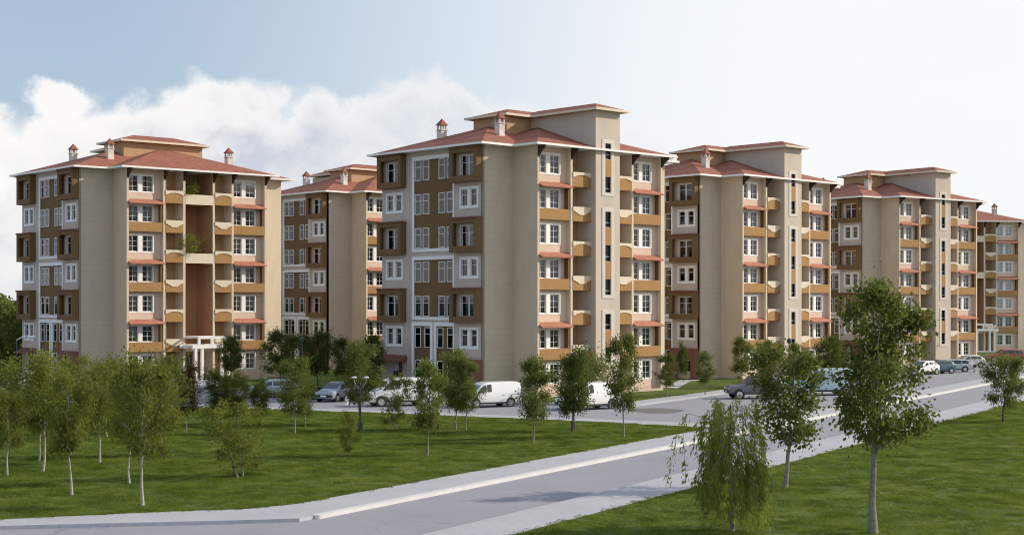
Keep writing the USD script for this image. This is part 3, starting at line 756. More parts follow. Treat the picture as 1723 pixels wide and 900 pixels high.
# ------------------------------------------------------------------ trees
def tube(path, rad, sides=7):
    path, rad = np.asarray(path, float), np.asarray(rad, float)
    t = np.gradient(path, axis=0)
    t /= np.linalg.norm(t, axis=1, keepdims=True) + 1e-9
    up = np.array([0.31, 0.95, 0.05])
    a = np.cross(t, up)
    a /= np.linalg.norm(a, axis=1, keepdims=True) + 1e-9
    b = np.cross(t, a)
    ph = np.linspace(0, 2 * math.pi, sides, False)
    v = path[:, None] + rad[:, None, None] * (np.cos(ph)[None, :, None] * a[:, None] + np.sin(ph)[None, :, None] * b[:, None])
    m = len(path)
    f = [(i * sides + j, i * sides + (j + 1) % sides, (i + 1) * sides + (j + 1) % sides, (i + 1) * sides + j) for i in range(m - 1) for j in range(sides)]
    f = np.array(f)
    return v.reshape(-1, 3), np.vstack([f[:, [0, 1, 2]], f[:, [0, 2, 3]]])


def leaves(pos, size, r, aspect=0.55, hang=0.0, out=None):
    """Folded four-cornered leaves at the given points; hang pulls their tips down."""
    n = len(pos)
    a = r.normal(size=(n, 3))
    if out is not None:
        a += out * 1.2
    a[:, 2] -= hang * 3
    a /= np.linalg.norm(a, axis=1, keepdims=True)
    s = np.cross(a, r.normal(size=(n, 3)))
    s /= np.linalg.norm(s, axis=1, keepdims=True)
    nn = np.cross(a, s)
    L_ = (size * r.uniform(0.65, 1.35, n))[:, None]
    Wd = L_ * aspect
    v = np.stack([pos, pos + a * L_ * 0.45 + s * Wd / 2 + nn * Wd * 0.18, pos + a * L_, pos + a * L_ * 0.5 - s * Wd / 2 + nn * Wd * 0.18], 1).reshape(-1, 3)
    i = np.arange(n)[:, None] * 4
    return v, np.vstack([i + [0, 1, 2], i + [0, 2, 3]])


def grow(seed, H, clear, R, n_br, n_leaf, leaf, shape='oval', stems=1, r0=0.09, lean=(0, 0), rise=(0.5, 1.0), gaps=0.25, aspect=0.55, weep=False, spread=0.22, leaders=0):
    """A trunk with limbs and twigs, and leaves in clumps along the twigs. Returns (wood, crown) meshes."""
    r = np.random.default_rng(seed)
    wood, cl_p, cl_w = MB(), [], []
    for st in range(stems):
        off = np.array([r.uniform(-0.25, 0.25), r.uniform(-0.2, 0.2), 0]) * (stems > 1)
        zz = np.linspace(0, H * 0.93, 9)
        bend = np.cumsum(r.normal(0, 0.012 * H, (9, 2)), 0) + np.outer(np.linspace(0, 1, 9) ** 1.3, lean) + np.outer(np.linspace(0, 1, 9), off[:2] * 4)
        bend -= bend[0]
        path = np.c_[bend + off[:2], zz]
        path[0, 2] = -0.15
        rad = r0 * (1 - 0.86 * np.linspace(0, 1, 9) ** 0.8)
        rad[0] *= 1.35
        wood.add(*tube(path, rad))
        nb = n_br // stems
        axes = [(path, rad)]
        for k in range(leaders):                               # strong limbs that fork from the trunk where the crown starts
            a0 = k * 2 * math.pi / max(1, leaders) + r.uniform(-0.4, 0.4) + (0.2 if leaders < 3 else 0.0)
            z0 = clear * r.uniform(0.88, 1.02)
            tl = np.linspace(0, 1, 8)
            b0 = np.array([np.interp(z0, zz, path[:, 0]), np.interp(z0, zz, path[:, 1]), z0])
            top = clear + (H - clear) * r.uniform(0.62, 0.85)
            lp = b0 + np.c_[math.cos(a0) * R * 0.62 * tl ** 0.75, math.sin(a0) * R * 0.62 * tl ** 0.75, (top - z0) * tl ** 1.15]
            lp[1:] += np.cumsum(r.normal(0, 0.012 * H, (7, 3)), 0) * 0.6
            lr = np.interp(z0, zz, rad) * 0.62 * (1 - 0.88 * tl ** 0.8)
            wood.add(*tube(lp, lr, 6))
            axes.append((lp, lr))
        for k in range(nb):
            u = (k + r.uniform(0.1, 0.9)) / nb
            z = clear + (H * 0.93 - clear) * u ** 1.05
            ax, _ = axes[k % len(axes)] if z > clear * 1.1 else axes[0]
            zt = min(z, ax[-1, 2])
            base = np.array([np.interp(zt, ax[:, 2], ax[:, 0]), np.interp(zt, ax[:, 2], ax[:, 1]), zt])
            if shape == 'oval':
                reach = R * (0.55 + 0.75 * math.sin(math.pi * min(1, 0.18 + u * 0.82)) ** 0.8) * 0.85
            elif shape == 'cone':
                reach = R * (1.05 - 0.8 * u)
            else:                                              # 'dome'
                reach = R * math.sqrt(max(0.05, 1 - (u * 0.95) ** 2.2))
            reach *= r.uniform(0.6, 1.15)
            az = k * 2.399 + r.uniform(-0.5, 0.5)
            el = r.uniform(*rise) * (0.7 + 0.5 * u)
            d = np.array([math.cos(az) * math.cos(el), math.sin(az) * math.cos(el), math.sin(el)])
            ts = np.linspace(0, 1, 6)
            bp = base + ts[:, None] * d * reach / max(0.35, math.cos(el))
            bp[:, 2] += (-0.55 * reach * ts ** 2 * (1.0 if weep else 0.15))
            bp += np.cumsum(r.normal(0, 0.025 * reach, (6, 3)), 0) * (ts[:, None] > 0)
            br = np.interp(z, zz, rad) * (0.5 if ax is path else 0.4) * (1 - 0.85 * ts) + 0.004
            wood.add(*tube(bp, br, 5))
            for q in range(5):
                tt = r.uniform(0.3, 1.0)
                s0 = np.array([np.interp(tt, ts, bp[:, i]) for i in range(3)])
                if weep:
                    ln = r.uniform(0.35, 1.0) * min(s0[2] - 0.25, H * 0.62)
                    dd = np.array([r.normal(0, 0.12), r.normal(0, 0.12), -1.0])
                    e = s0 + dd * ln
                    tw = np.array([s0, s0 + (e - s0) * 0.35 + d * 0.10 * reach, e])
                    m = max(2, int(ln / 0.16))
                    for g in np.linspace(0.05, 1, m):
                        cl_p.append(np.array([np.interp(g, (0, 0.35, 1), tw[:, i]) for i in range(3)]))
                        cl_w.append(0.55)
                else:
                    dd = d * r.uniform(0.2, 0.9) + r.normal(0, 0.55, 3)
                    e = s0 + dd * reach * r.uniform(0.16, 0.42)
                    tw = np.array([s0, (s0 + e) / 2 + r.normal(0, 0.03, 3), e])
                    if r.uniform() > gaps:
                        cl_p += [e, (s0 + e) / 2, s0]
                        cl_w += [1.0, 0.7, 0.45]
                wood.add(*tube(tw, np.array([0.010, 0.007, 0.003]), 3))
    cl_p, cl_w = np.array(cl_p), np.array(cl_w) * r.uniform(0.45, 1.5, len(cl_p))
    pick = r.choice(len(cl_p), n_leaf, p=cl_w / cl_w.sum())
    sp = (0.06 if weep else spread * r.uniform(0.6, 1.35, len(cl_p)))
    sp = np.broadcast_to(sp, (len(cl_p),))[pick]
    pos = cl_p[pick] + r.normal(size=(n_leaf, 3)) * sp[:, None] * [1, 1, 0.85]
    pos[:, 2] = np.maximum(pos[:, 2], 0.12)
    ctr = np.array([0, 0, (clear + H) / 2])
    out = pos - ctr
    out /= np.linalg.norm(out, axis=1, keepdims=True) + 1e-6
    lv = leaves(pos, leaf, r, aspect, 0.75 if weep else 0.12, out)
    return wood.mesh(), lv


PROTO = {}
SPECIES = {   # name, wood, leaf material, grow arguments
    'birch_a': ('young_tree', 'birch', 'leaf_olive', dict(seed=11, H=5.2, clear=1.75, R=1.2, n_br=24, n_leaf=7200, leaf=0.140, r0=0.085, lean=(-0.35, 0.1), rise=(0.45, 0.95), spread=0.24, leaders=1)),
    'birch_b': ('young_tree', 'birch', 'leaf_olive', dict(seed=23, H=5.2, clear=1.8, R=1.15, n_br=24, n_leaf=7400, leaf=0.140, r0=0.08, lean=(0.15, 0.1), rise=(0.3, 0.8), spread=0.26, leaders=2)),
    'slim_a': ('slim_tree', 'bark', 'leaf_green', dict(seed=31, H=5.4, clear=1.35, R=0.95, n_br=24, n_leaf=7462, leaf=0.140, r0=0.07, lean=(-0.2, 0), rise=(0.55, 1.05), spread=0.20)),
    'slim_b': ('slim_tree', 'bark', 'leaf_green', dict(seed=37, H=5.4, clear=1.3, R=1.1, n_br=24, n_leaf=7748, leaf=0.140, r0=0.075, lean=(0.1, 0.1), rise=(0.5, 1.0), spread=0.22)),
    'dense_a': ('leafy_tree', 'bark_dark', 'leaf_dark', dict(seed=41, H=5.2, clear=1.5, R=1.2, n_br=26, n_leaf=8600, leaf=0.157, r0=0.085, rise=(0.3, 0.85), gaps=0.08, spread=0.27, leaders=2)),
    'dense_b': ('leafy_tree', 'bark_dark', 'leaf_dark', dict(seed=43, H=5.2, clear=1.1, R=1.25, n_br=26, n_leaf=8600, leaf=0.157, r0=0.09, rise=(0.25, 0.8), gaps=0.08, spread=0.28, leaders=2)),
    'low': ('bushy_tree', 'bark', 'leaf_olive', dict(seed=53, H=3.4, clear=0.45, R=1.15, n_br=22, n_leaf=5166, leaf=0.123, r0=0.045, stems=2, rise=(0.35, 0.9), gaps=0.12, spread=0.19)),
    'shrub': ('shrub', 'bark_dark', 'leaf_green', dict(seed=59, H=1.8, clear=0.15, R=1.0, n_br=20, n_leaf=4305, leaf=0.123, r0=0.04, stems=2, rise=(0.3, 0.9), gaps=0.1, spread=0.18)),
    'red': ('reddish_tree', 'bark', 'leaf_red', dict(seed=61, H=4.6, clear=1.3, R=0.95, n_br=22, n_leaf=6601, leaf=0.134, r0=0.06, rise=(0.5, 1.0), gaps=0.12, spread=0.22)),
    'maple': ('foreground_tree', 'bark', 'leaf_fresh', dict(seed=74, H=8.5, clear=2.6, R=1.45, n_br=30, n_leaf=9500, leaf=0.145, r0=0.135, lean=(0.5, 0.1), rise=(0.3, 1.0), gaps=0.4, shape='cone', spread=0.26, aspect=0.7, leaders=3)),
    'maple_b': ('round_tree', 'bark', 'leaf_fresh', dict(seed=76, H=5.8, clear=1.7, R=1.15, n_br=24, n_leaf=5200, leaf=0.146, r0=0.10, lean=(0.1, 0), rise=(0.2, 0.8), gaps=0.3, spread=0.22, aspect=0.7, leaders=2)),
    'willow': ('weeping_tree', 'bark', 'leaf_willow', dict(seed=85, H=4.4, clear=1.5, R=1.4, n_br=34, n_leaf=10500, leaf=0.17, r0=0.07, rise=(0.35, 0.9), weep=True, aspect=0.24)),
    'spiky': ('long_leaved_tree', 'bark_dark', 'leaf_fresh', dict(seed=87, H=4.6, clear=1.2, R=1.45, n_br=26, n_leaf=5200, leaf=0.27, r0=0.075, rise=(0.3, 0.9), gaps=0.15, spread=0.2, aspect=0.24)),
}


def ground_xy(px, py, z=GZ):
    """Where a point at height z seen at pixel (px, py) of the photograph stands."""
    y = (CAM_H - z) * FPX / (py - HORIZON)
    return (px - 861.5) / FPX * y, y


def tree(kind, px, py, top, label, group=None, widen=1.0, rz=None, shift=0.0, dist=None):
    name, wood, leafm, args = SPECIES[kind]
    x, y = ground_xy(px, py)
    if dist:
        y = dist
        x = (px - 861.5) / FPX * y
    h = (HORIZON - top) / FPX * y + CAM_H - GZ
    s = h / args['H']
    rz = (hash_(px, py) if rz is None else rz)
    if kind not in PROTO:
        p = xform(name, (x, y, GZ), rz, (s * widen, s * widen, s))
        wm, lm = grow(**args)
        part(p, 'trunk', wm, M[wood], True)
        part(p, 'crown', lm, M[leafm])
        PROTO[kind] = p
    else:
        p = copy_of(PROTO[kind], (x, y, GZ), rz, (s * widen, s * widen, s))
    tag(prim(p), label, 'tree' if name != 'shrub' else 'shrub', group)
    return p


def hash_(a, b):
    return (a * 73 + b * 151) % 360


exec_trees = [
    # left lawn, front rows
    ('birch_a', 240, 850, 612, 'slender young tree with pale leaning trunk standing nearest to the roadside pavement', 0.78, 0),
    ('birch_b', 121, 833, 632, 'yellow-green young tree with straight white trunk, next to the lawn front corner', 0.78, 200),
    ('birch_b', 71, 793, 598, 'tall pale-trunked tree before the arched porch of the block standing apart', 0.86, 80),
    ('birch_a', 66, 776, 640, 'thin-trunked young tree close behind a tall pale-trunked one', 0.78, 140),
    ('birch_a', 168, 778, 620, 'young tree with very thin pale trunk behind the two front birches', 0.78, 250),
    ('birch_b', 218, 813, 630, 'short-trunked young tree just behind the leaning front birch', 0.75, 310),
    ('slim_b', 272, 767, 612, 'dark-trunked tree with broad olive crown beside the front birches', 1.05, 40),
    ('birch_a', 12, 800, 660, 'olive young tree cut by the edge of the picture', 0.86, 70),
    ('birch_b', 130, 716, 602, 'olive tree before the parked pale car, its crown over the white end windows', 0.75, 10),
    ('birch_b', 180, 735, 606, 'leafy young tree in the second row before the grey blank wall', 0.95, 300),
    ('birch_a', 232, 728, 615, 'broad young tree in the second row below the lowest front windows', 0.99, 20),
    ('red', 313, 728, 624, 'slim tree with brownish red foliage beside the white porch steps', 0.90, 0),
    ('dense_b', 371, 714, 622, 'dense dark tree forming one crown with its neighbour, nearer the porch', 0.92, 120),
    ('dense_b', 400, 713, 628, 'dense dark tree forming one crown with its neighbour, farther from the porch', 0.84, 15),
    ('low', 412, 802, 690, 'low bushy tree branching from the ground in the middle of the lawn', 1.15, 30),
    ('slim_b', 496, 729, 610, 'olive tree with white trunk before the pale blue car', 1.05, 60),
    ('dense_b', 436, 716, 640, 'low dark tree before the bonnet of the pale blue car', 0.80, 220),
    ('slim_a', 514, 718, 645, 'small olive tree close beside a white trunk and the lamp post', 1.00, 170),
    ('slim_a', 719, 765, 612, 'slim tree with thin grey trunk before the rear of the larger white van', 0.85, 5),
    ('slim_b', 767, 722, 598, 'tree of a close pair before the smaller white van, nearer the larger van', 0.95, 100),
    ('slim_b', 784, 724, 610, 'tree of a close pair covering the bonnet of the smaller white van', 0.85, 200),
    ('slim_a', 897, 744, 606, 'narrow upright tree on the lawn before the blank grey flank wall', 0.95, 330),
    ('dense_b', 962, 726, 588, 'full dark tree screening the nose of the white van beside the stair tower', 0.78, 250),
    ('slim_b', 1049, 735, 574, 'tall two-toned tree beside the end of the lawn, before the right window bay', 0.72, 45),
    ('slim_b', 605, 714, 585, 'broad olive tree around the dark lamp post on the lawn', 1.10, 280),
    ('low', 660, 722, 640, 'small sapling in front of the windscreen of the larger white van', 0.75, 190),
    # by the blocks
    ('slim_b', 1122, 668, 600, 'small round tree on the strip of grass at the corner of the nearest block', 0.95, 20),
    ('slim_b', 1187, 664, 596, 'small tree on the grass between two blocks, beside the paved path', 1.00, 130),
    ('slim_a', 1246, 648, 570, 'narrow tree against the corner of the block behind the off-road car', 1.00, 0),
    ('dense_a', 389, 650, 566, 'dark round tree beside the white porch frame', 0.88, 75),
    ('dense_a', 470, 660, 557, 'dark round tree against the bright blank corner of the block standing apart', 0.92, 200),
    ('dense_a', 535, 660, 558, 'dark round tree before the tall white windows in the gap between blocks', 0.88, 320),
    ('dense_a', 578, 662, 570, 'dark tree behind the dusty blue hatchback', 0.79, 140),
    ('dense_a', 626, 664, 564, 'dark tree close to the shaded end of the nearest block', 0.75, 260),
    ('slim_b', 1290, 652, 578, 'olive tree overhanging the roof of the dark off-road car', 1.15, 90),
    ('slim_b', 1335, 650, 582, 'olive tree among parked cars below the second stair tower', 1.05, 300),
    ('dense_a', 1398, 650, 566, 'dark tree between two blocks, partly behind the tall foreground tree', 0.97, 45),
    ('dense_b', 1150, 642, 578, 'dark evergreen in the gap at the brown awning between two blocks', 0.50, 45),
    # right-hand lawn
    ('maple', 1470, 897, 455, 'tallest tree, standing in the foreground grass with long bare grey trunk', 1.00, 0),
    ('maple_b', 1320, 820, 578, 'medium round-headed tree at the pavement edge beside the weeping tree', 1.02, 0),
    ('willow', 1232, 893, 668, 'bright green weeping tree with branches trailing to the foreground grass', 1.00, 0),
    ('spiky', 1688, 709, 602, 'leafy tree with long drooping leaves on the far lawn before the red car', 1.0, 0),
]
for kind, px, py, top, label, wd, rz in exec_trees:
    tree(kind, px, py, top, label, None, wd, rz)
tree('shrub', 1014, 676, 617, 'dark shrub against the foot of the stair tower, behind a white van')
tree('low', 590, 768, 700, 'sparse drooping bush alone on the lawn beside the dark lamp post', None, 0.75, 100)
tree('shrub', 8, 722, 640, 'dense dark shrub at the edge of the picture below the street lamp')


# plants on the terraces of the block standing apart
def block_pt(i, a, b):
    (x, y), rz = BLOCKS[i][0], math.radians(BLOCKS[i][1])
    return x + a * math.cos(rz) - b * math.sin(rz), y + a * math.sin(rz) + b * math.cos(rz)


for f, a, s, lb in ((5, 6.7, 1.0, 'yellow-green potted plant spilling over the lower open terrace'), (7, 7.0, 0.85, 'green plants on the upper open terrace under the eaves')):
    x, y = block_pt(3, a, 0.42)
    p = xform('terrace_plant', (x, y, floor_z(f) + 0.6), 40 * f, (s, s, s))
    wm, lm = grow(seed=90 + f, H=1.5, clear=0.1, R=0.9, n_br=16, n_leaf=900, leaf=0.2, r0=0.03, stems=2, rise=(0.2, 0.8), gaps=0.1, spread=0.16, aspect=0.4)
    part(p, 'stem', wm, M['bark_dark'], True)
    part(p, 'foliage', lm, M['leaf_willow'])
    tag(prim(p), lb, 'plant', 'plants on the open terraces')

# woodland beyond, at the left
r = np.random.default_rng(101)
wl = MB()
for k in range(46):
    y = r.uniform(150, 300)
    x = -y * r.uniform(0.315, 0.46)
    h, rad = r.uniform(5.5, 8.0), r.uniform(2.5, 4.0)
    if y > 220:
        h += 1.0
    n = 1500
    d = r.normal(size=(n, 3))
    d /= np.linalg.norm(d, axis=1, keepdims=True)
    lump = 0.72 + 0.5 * meshkit.noise(d * 2.2 + k * 7.3, k)
    pos = np.c_[x + d[:, 0] * rad * lump, y + d[:, 1] * rad * lump, h * 0.52 + d[:, 2] * h * 0.46 * lump] + r.normal(0, 0.25, (n, 3))
    wl.add(*leaves(pos, 0.55, r, 0.7, 0.1, d))
p = part('/World', 'woodland', wl.mesh(), M['leaf_green'])
tag(prim(p), 'mass of green trees beyond the lawn, reaching the horizon', 'woodland', None, 'stuff')

# clipped hedge between the parked cars
mb = MB()
r = np.random.default_rng(5)
pos = np.c_[r.uniform(-2.2, 2.2, 5000), r.uniform(-0.45, 0.45, 5000), r.uniform(0.05, 1.0, 5000)]
x, y = ground_xy(540, 669)
p = xform('hedge', (x, y, 0.02), 12)
part(p, 'foliage', leaves(pos, 0.12, r, 0.6, 0.0), M['leaf_dark'])
tag(prim(p), 'low clipped dark hedge behind the dusty blue hatchback', 'hedge')

# ------------------------------------------------------------------ grass blades on the nearer lawns
r = np.random.default_rng(77)
n = 70
base = np.c_[r.uniform(-0.3, 0.3, n), r.uniform(-0.3, 0.3, n), np.zeros(n)]
az = r.uniform(0, 2 * math.pi, n)
hgt = r.uniform(0.03, 0.085, n)
side = np.c_[np.cos(az), np.sin(az), np.zeros(n)] * 0.012
tip = base + np.c_[r.normal(0, 0.035, n), r.normal(0, 0.035, n), hgt]
gv = np.stack([base - side, base + side, tip], 1).reshape(-1, 3)
gf = np.arange(n * 3).reshape(-1, 3)


def scatter_grass(name, polys, count, seed, label):
    rr = np.random.default_rng(seed)
    pts = []
    for poly, region in polys:
        a = poly.intersection(region)
        x0, y0, x1, y1 = a.bounds
        import shapely
        k = int(count * a.area / sum(q.intersection(g).area for q, g in polys))
        got = np.zeros((0, 2))
        shapely.prepare(a)
        while len(got) < k:
            c = np.c_[rr.uniform(x0, x1, k * 2), rr.uniform(y0, y1, k * 2)]
            got = np.vstack([got, c[shapely.contains_xy(a, c[:, 0], c[:, 1])]])
        pts.append(got[:k])
    pts = np.vstack(pts)
    pi = UsdGeom.PointInstancer.Define(stage, '/World/' + name)
    usdkit.mesh(stage, f'/World/{name}/tuft', (gv, gf), M['blade'])
    pi.CreatePrototypesRel().SetTargets([f'/World/{name}/tuft'])
    pi.CreatePositionsAttr(Vt.Vec3fArray.FromNumpy(np.c_[pts, np.full(len(pts), GZ)].astype(np.float32)))
    pi.CreateProtoIndicesAttr(Vt.IntArray.FromNumpy(np.zeros(len(pts), np.int32)))
    th = rr.uniform(0, math.pi, len(pts))
    pi.CreateOrientationsAttr(Vt.QuathArray([Gf.Quath(float(math.cos(t)), 0, 0, float(math.sin(t))) for t in th]))
    # uneven growth: taller and shorter drifts
    g = meshkit.fbm(np.c_[pts / 2.3, np.zeros(len(pts))], 3, 9)
    sc = rr.uniform(0.7, 1.2, len(pts)) * (0.55 + 0.9 * g)
    pi.CreateScalesAttr(Vt.Vec3fArray.FromNumpy(np.c_[np.ones(len(pts)), np.ones(len(pts)), sc].astype(np.float32)))
    tag(pi.GetPrim(), label, 'grass', None, 'stuff')


near = Polygon([(-26, 46), (40, 46), (60, 112), (-50, 112)])
scatter_grass('grass', [(lawn1, near), (lawn3, near)], 26000, 3, 'short green mown grass growing on the lawns along the road')


# ------------------------------------------------------------------ vehicles
def paint(name, c, rough=0.3):
    return mat(name, {'p': ('principled_bsdf', {'base_color': c, 'roughness': rough, 'specular_ior_level': 0.5, 'coat_weight': 0.6, 'coat_roughness': 0.06}),
                      'g': ('texture_coordinate', {}), 'n': ('noise_texture', {'scale': 2.0, 'detail': 4.0}), 'm': ('map_range', {'from_min': 0.3, 'from_max': 0.7, 'to_min': rough * 0.8, 'to_max': rough * 1.3})},
               [('g.object', 'n.vector'), ('n.fac', 'm.value'), ('m.result', 'p.roughness')])


M['car_glass'] = mat('car_glass', {'p': ('principled_bsdf', {'base_color': (0.02, 0.024, 0.028), 'roughness': 0.05, 'specular_ior_level': 0.7, 'coat_weight': 0.5})}, [])
M['tyre'] = plain('tyre_rubber', (0.022, 0.022, 0.023), 0.8, 0.2, 10.0)
M['rim'] = plain('alloy_rim', (0.50, 0.50, 0.51), 0.35, 0.08, 8.0, metallic=0.7)
M['trim'] = plain('black_plastic', (0.035, 0.035, 0.038), 0.6, 0.15, 5.0)
M['lamp'] = plain('lamp_lens', (0.70, 0.72, 0.74), 0.12, 0.05, 5.0, spec=0.7)
M['redlamp'] = plain('red_lamp_lens', (0.35, 0.02, 0.015), 0.2, 0.1, 5.0)
PAINTS = {'white': (0.80, 0.80, 0.79), 'grey': (0.095, 0.10, 0.125), 'teal': (0.05, 0.115, 0.15), 'silver': (0.42, 0.44, 0.46), 'red': (0.30, 0.045, 0.05), 'paleblue': (0.36, 0.45, 0.54), 'dusty': (0.26, 0.28, 0.36), 'cream': (0.62, 0.62, 0.58)}
PM = {k: paint(k + '_car_paint', v) for k, v in PAINTS.items()}

# stations: x, underside, waistline, top, half width, half width at the top
BODY = {
    'van': [(2.42, 0.40, 0.70, 0.76, 0.70, 0.62), (2.34, 0.30, 0.86, 0.92, 0.84, 0.74), (2.05, 0.27, 0.98, 1.06, 0.90, 0.80), (1.62, 0.27, 1.08, 1.16, 0.92, 0.82), (0.98, 0.27, 1.10, 1.74, 0.93, 0.76), (0.70, 0.27, 1.10, 1.86, 0.94, 0.77), (0.3, 0.27, 1.12, 1.92, 0.94, 0.79), (-2.20, 0.27, 1.12, 1.92, 0.94, 0.80), (-2.38, 0.30, 1.10, 1.84, 0.93, 0.79), (-2.44, 0.36, 1.05, 1.70, 0.90, 0.78)],
    'suv': [(2.22, 0.50, 0.78, 0.84, 0.72, 0.64), (2.14, 0.40, 0.98, 1.04, 0.86, 0.78), (1.05, 0.36, 1.08, 1.15, 0.92, 0.80), (0.42, 0.36, 1.10, 1.62, 0.93, 0.70), (0.12, 0.36, 1.10, 1.72, 0.94, 0.72), (-1.75, 0.36, 1.13, 1.71, 0.94, 0.72), (-2.08, 0.40, 1.12, 1.58, 0.91, 0.70), (-2.20, 0.48, 1.02, 1.12, 0.86, 0.74)],
    'wagon': [(2.25, 0.38, 0.58, 0.64, 0.66, 0.56), (2.12, 0.26, 0.74, 0.80, 0.82, 0.72), (1.15, 0.22, 0.88, 0.94, 0.87, 0.76), (0.30, 0.22, 0.92, 1.38, 0.88, 0.63), (-0.1, 0.22, 0.93, 1.46, 0.89, 0.64), (-1.55, 0.22, 0.95, 1.43, 0.88, 0.62), (-2.08, 0.28, 0.94, 1.10, 0.84, 0.66), (-2.22, 0.36, 0.86, 0.92, 0.76, 0.66)],
    'hatch': [(1.98, 0.38, 0.60, 0.66, 0.64, 0.54), (1.86, 0.26, 0.76, 0.82, 0.80, 0.70), (1.02, 0.22, 0.91, 0.97, 0.84, 0.74), (0.30, 0.22, 0.94, 1.42, 0.85, 0.61), (-0.1, 0.22, 0.95, 1.49, 0.86, 0.62), (-1.25, 0.22, 0.97, 1.45, 0.85, 0.60), (-1.80, 0.28, 0.96, 1.12, 0.82, 0.64), (-1.95, 0.36, 0.86, 0.92, 0.74, 0.64)],
}
WHEEL = {'van': (1.55, -1.45, 0.33), 'suv': (1.38, -1.36, 0.37), 'wagon': (1.38, -1.32, 0.31), 'hatch': (1.22, -1.22, 0.30)}
CABIN = {'van': (3, 4), 'suv': (2, 3), 'wagon': (2, 3), 'hatch': (2, 3)}
SIDEGLASS = {'van': [(1.42, 0.62), (0.56, 0.18)], 'suv': [(0.86, 0.04), (-0.04, -0.88), (-0.96, -1.72)], 'wagon': [(0.86, 0.0), (-0.08, -0.92), (-1.0, -1.72)], 'hatch': [(0.78, -0.02), (-0.10, -0.86), (-0.92, -1.42)]}


def body_ring(s):
    x, zb, zw, zt, w, wt = s
    half = [(w * 0.86, zb), (w * 0.99, zb + 0.12), (w, (zb + zw) / 2), (w * 0.985, zw - 0.03), (w * 0.96, zw), (wt, max(zw + 0.02, zt - 0.07)), (wt - 0.12, zt)]
    return np.array([(x, y, z) for y, z in half] + [(x, -y, z) for y, z in half[::-1]])


def at_x(st, x):
    xs = np.array([s[0] for s in st])[::-1]
    a = np.array(st)[::-1]
    return tuple(np.interp(x, xs, a[:, i]) for i in range(6))


def side_patch(st, xa, xb, f0, f1, sgn, lift=0.012):
    """A pane on the body's side between stations xa and xb, from f0 to f1 of the way from waist to roof edge."""
    pts = []
    for x in np.linspace(xa, xb, 4):
        r_ = body_ring(at_x(st, x))
        lo, hi = r_[4], r_[5]
        pts.append((lo + (hi - lo) * f0, lo + (hi - lo) * f1))
    v = np.array([p for pr_ in pts for p in pr_])
    v[:, 1] += lift
    v[:, 2] += lift * 0.3
    v[:, 1] *= sgn
    inner_ = v - [0, sgn * 0.03, 0]
    n_ = len(v)
    f = []
    for i in range(3):
        a, b, c, d = 2 * i, 2 * i + 1, 2 * i + 3, 2 * i + 2
        f += [(a, b, c), (a, c, d)]
    f = np.array(f)
    if sgn < 0:
        f = f[:, ::-1]
    return v, f


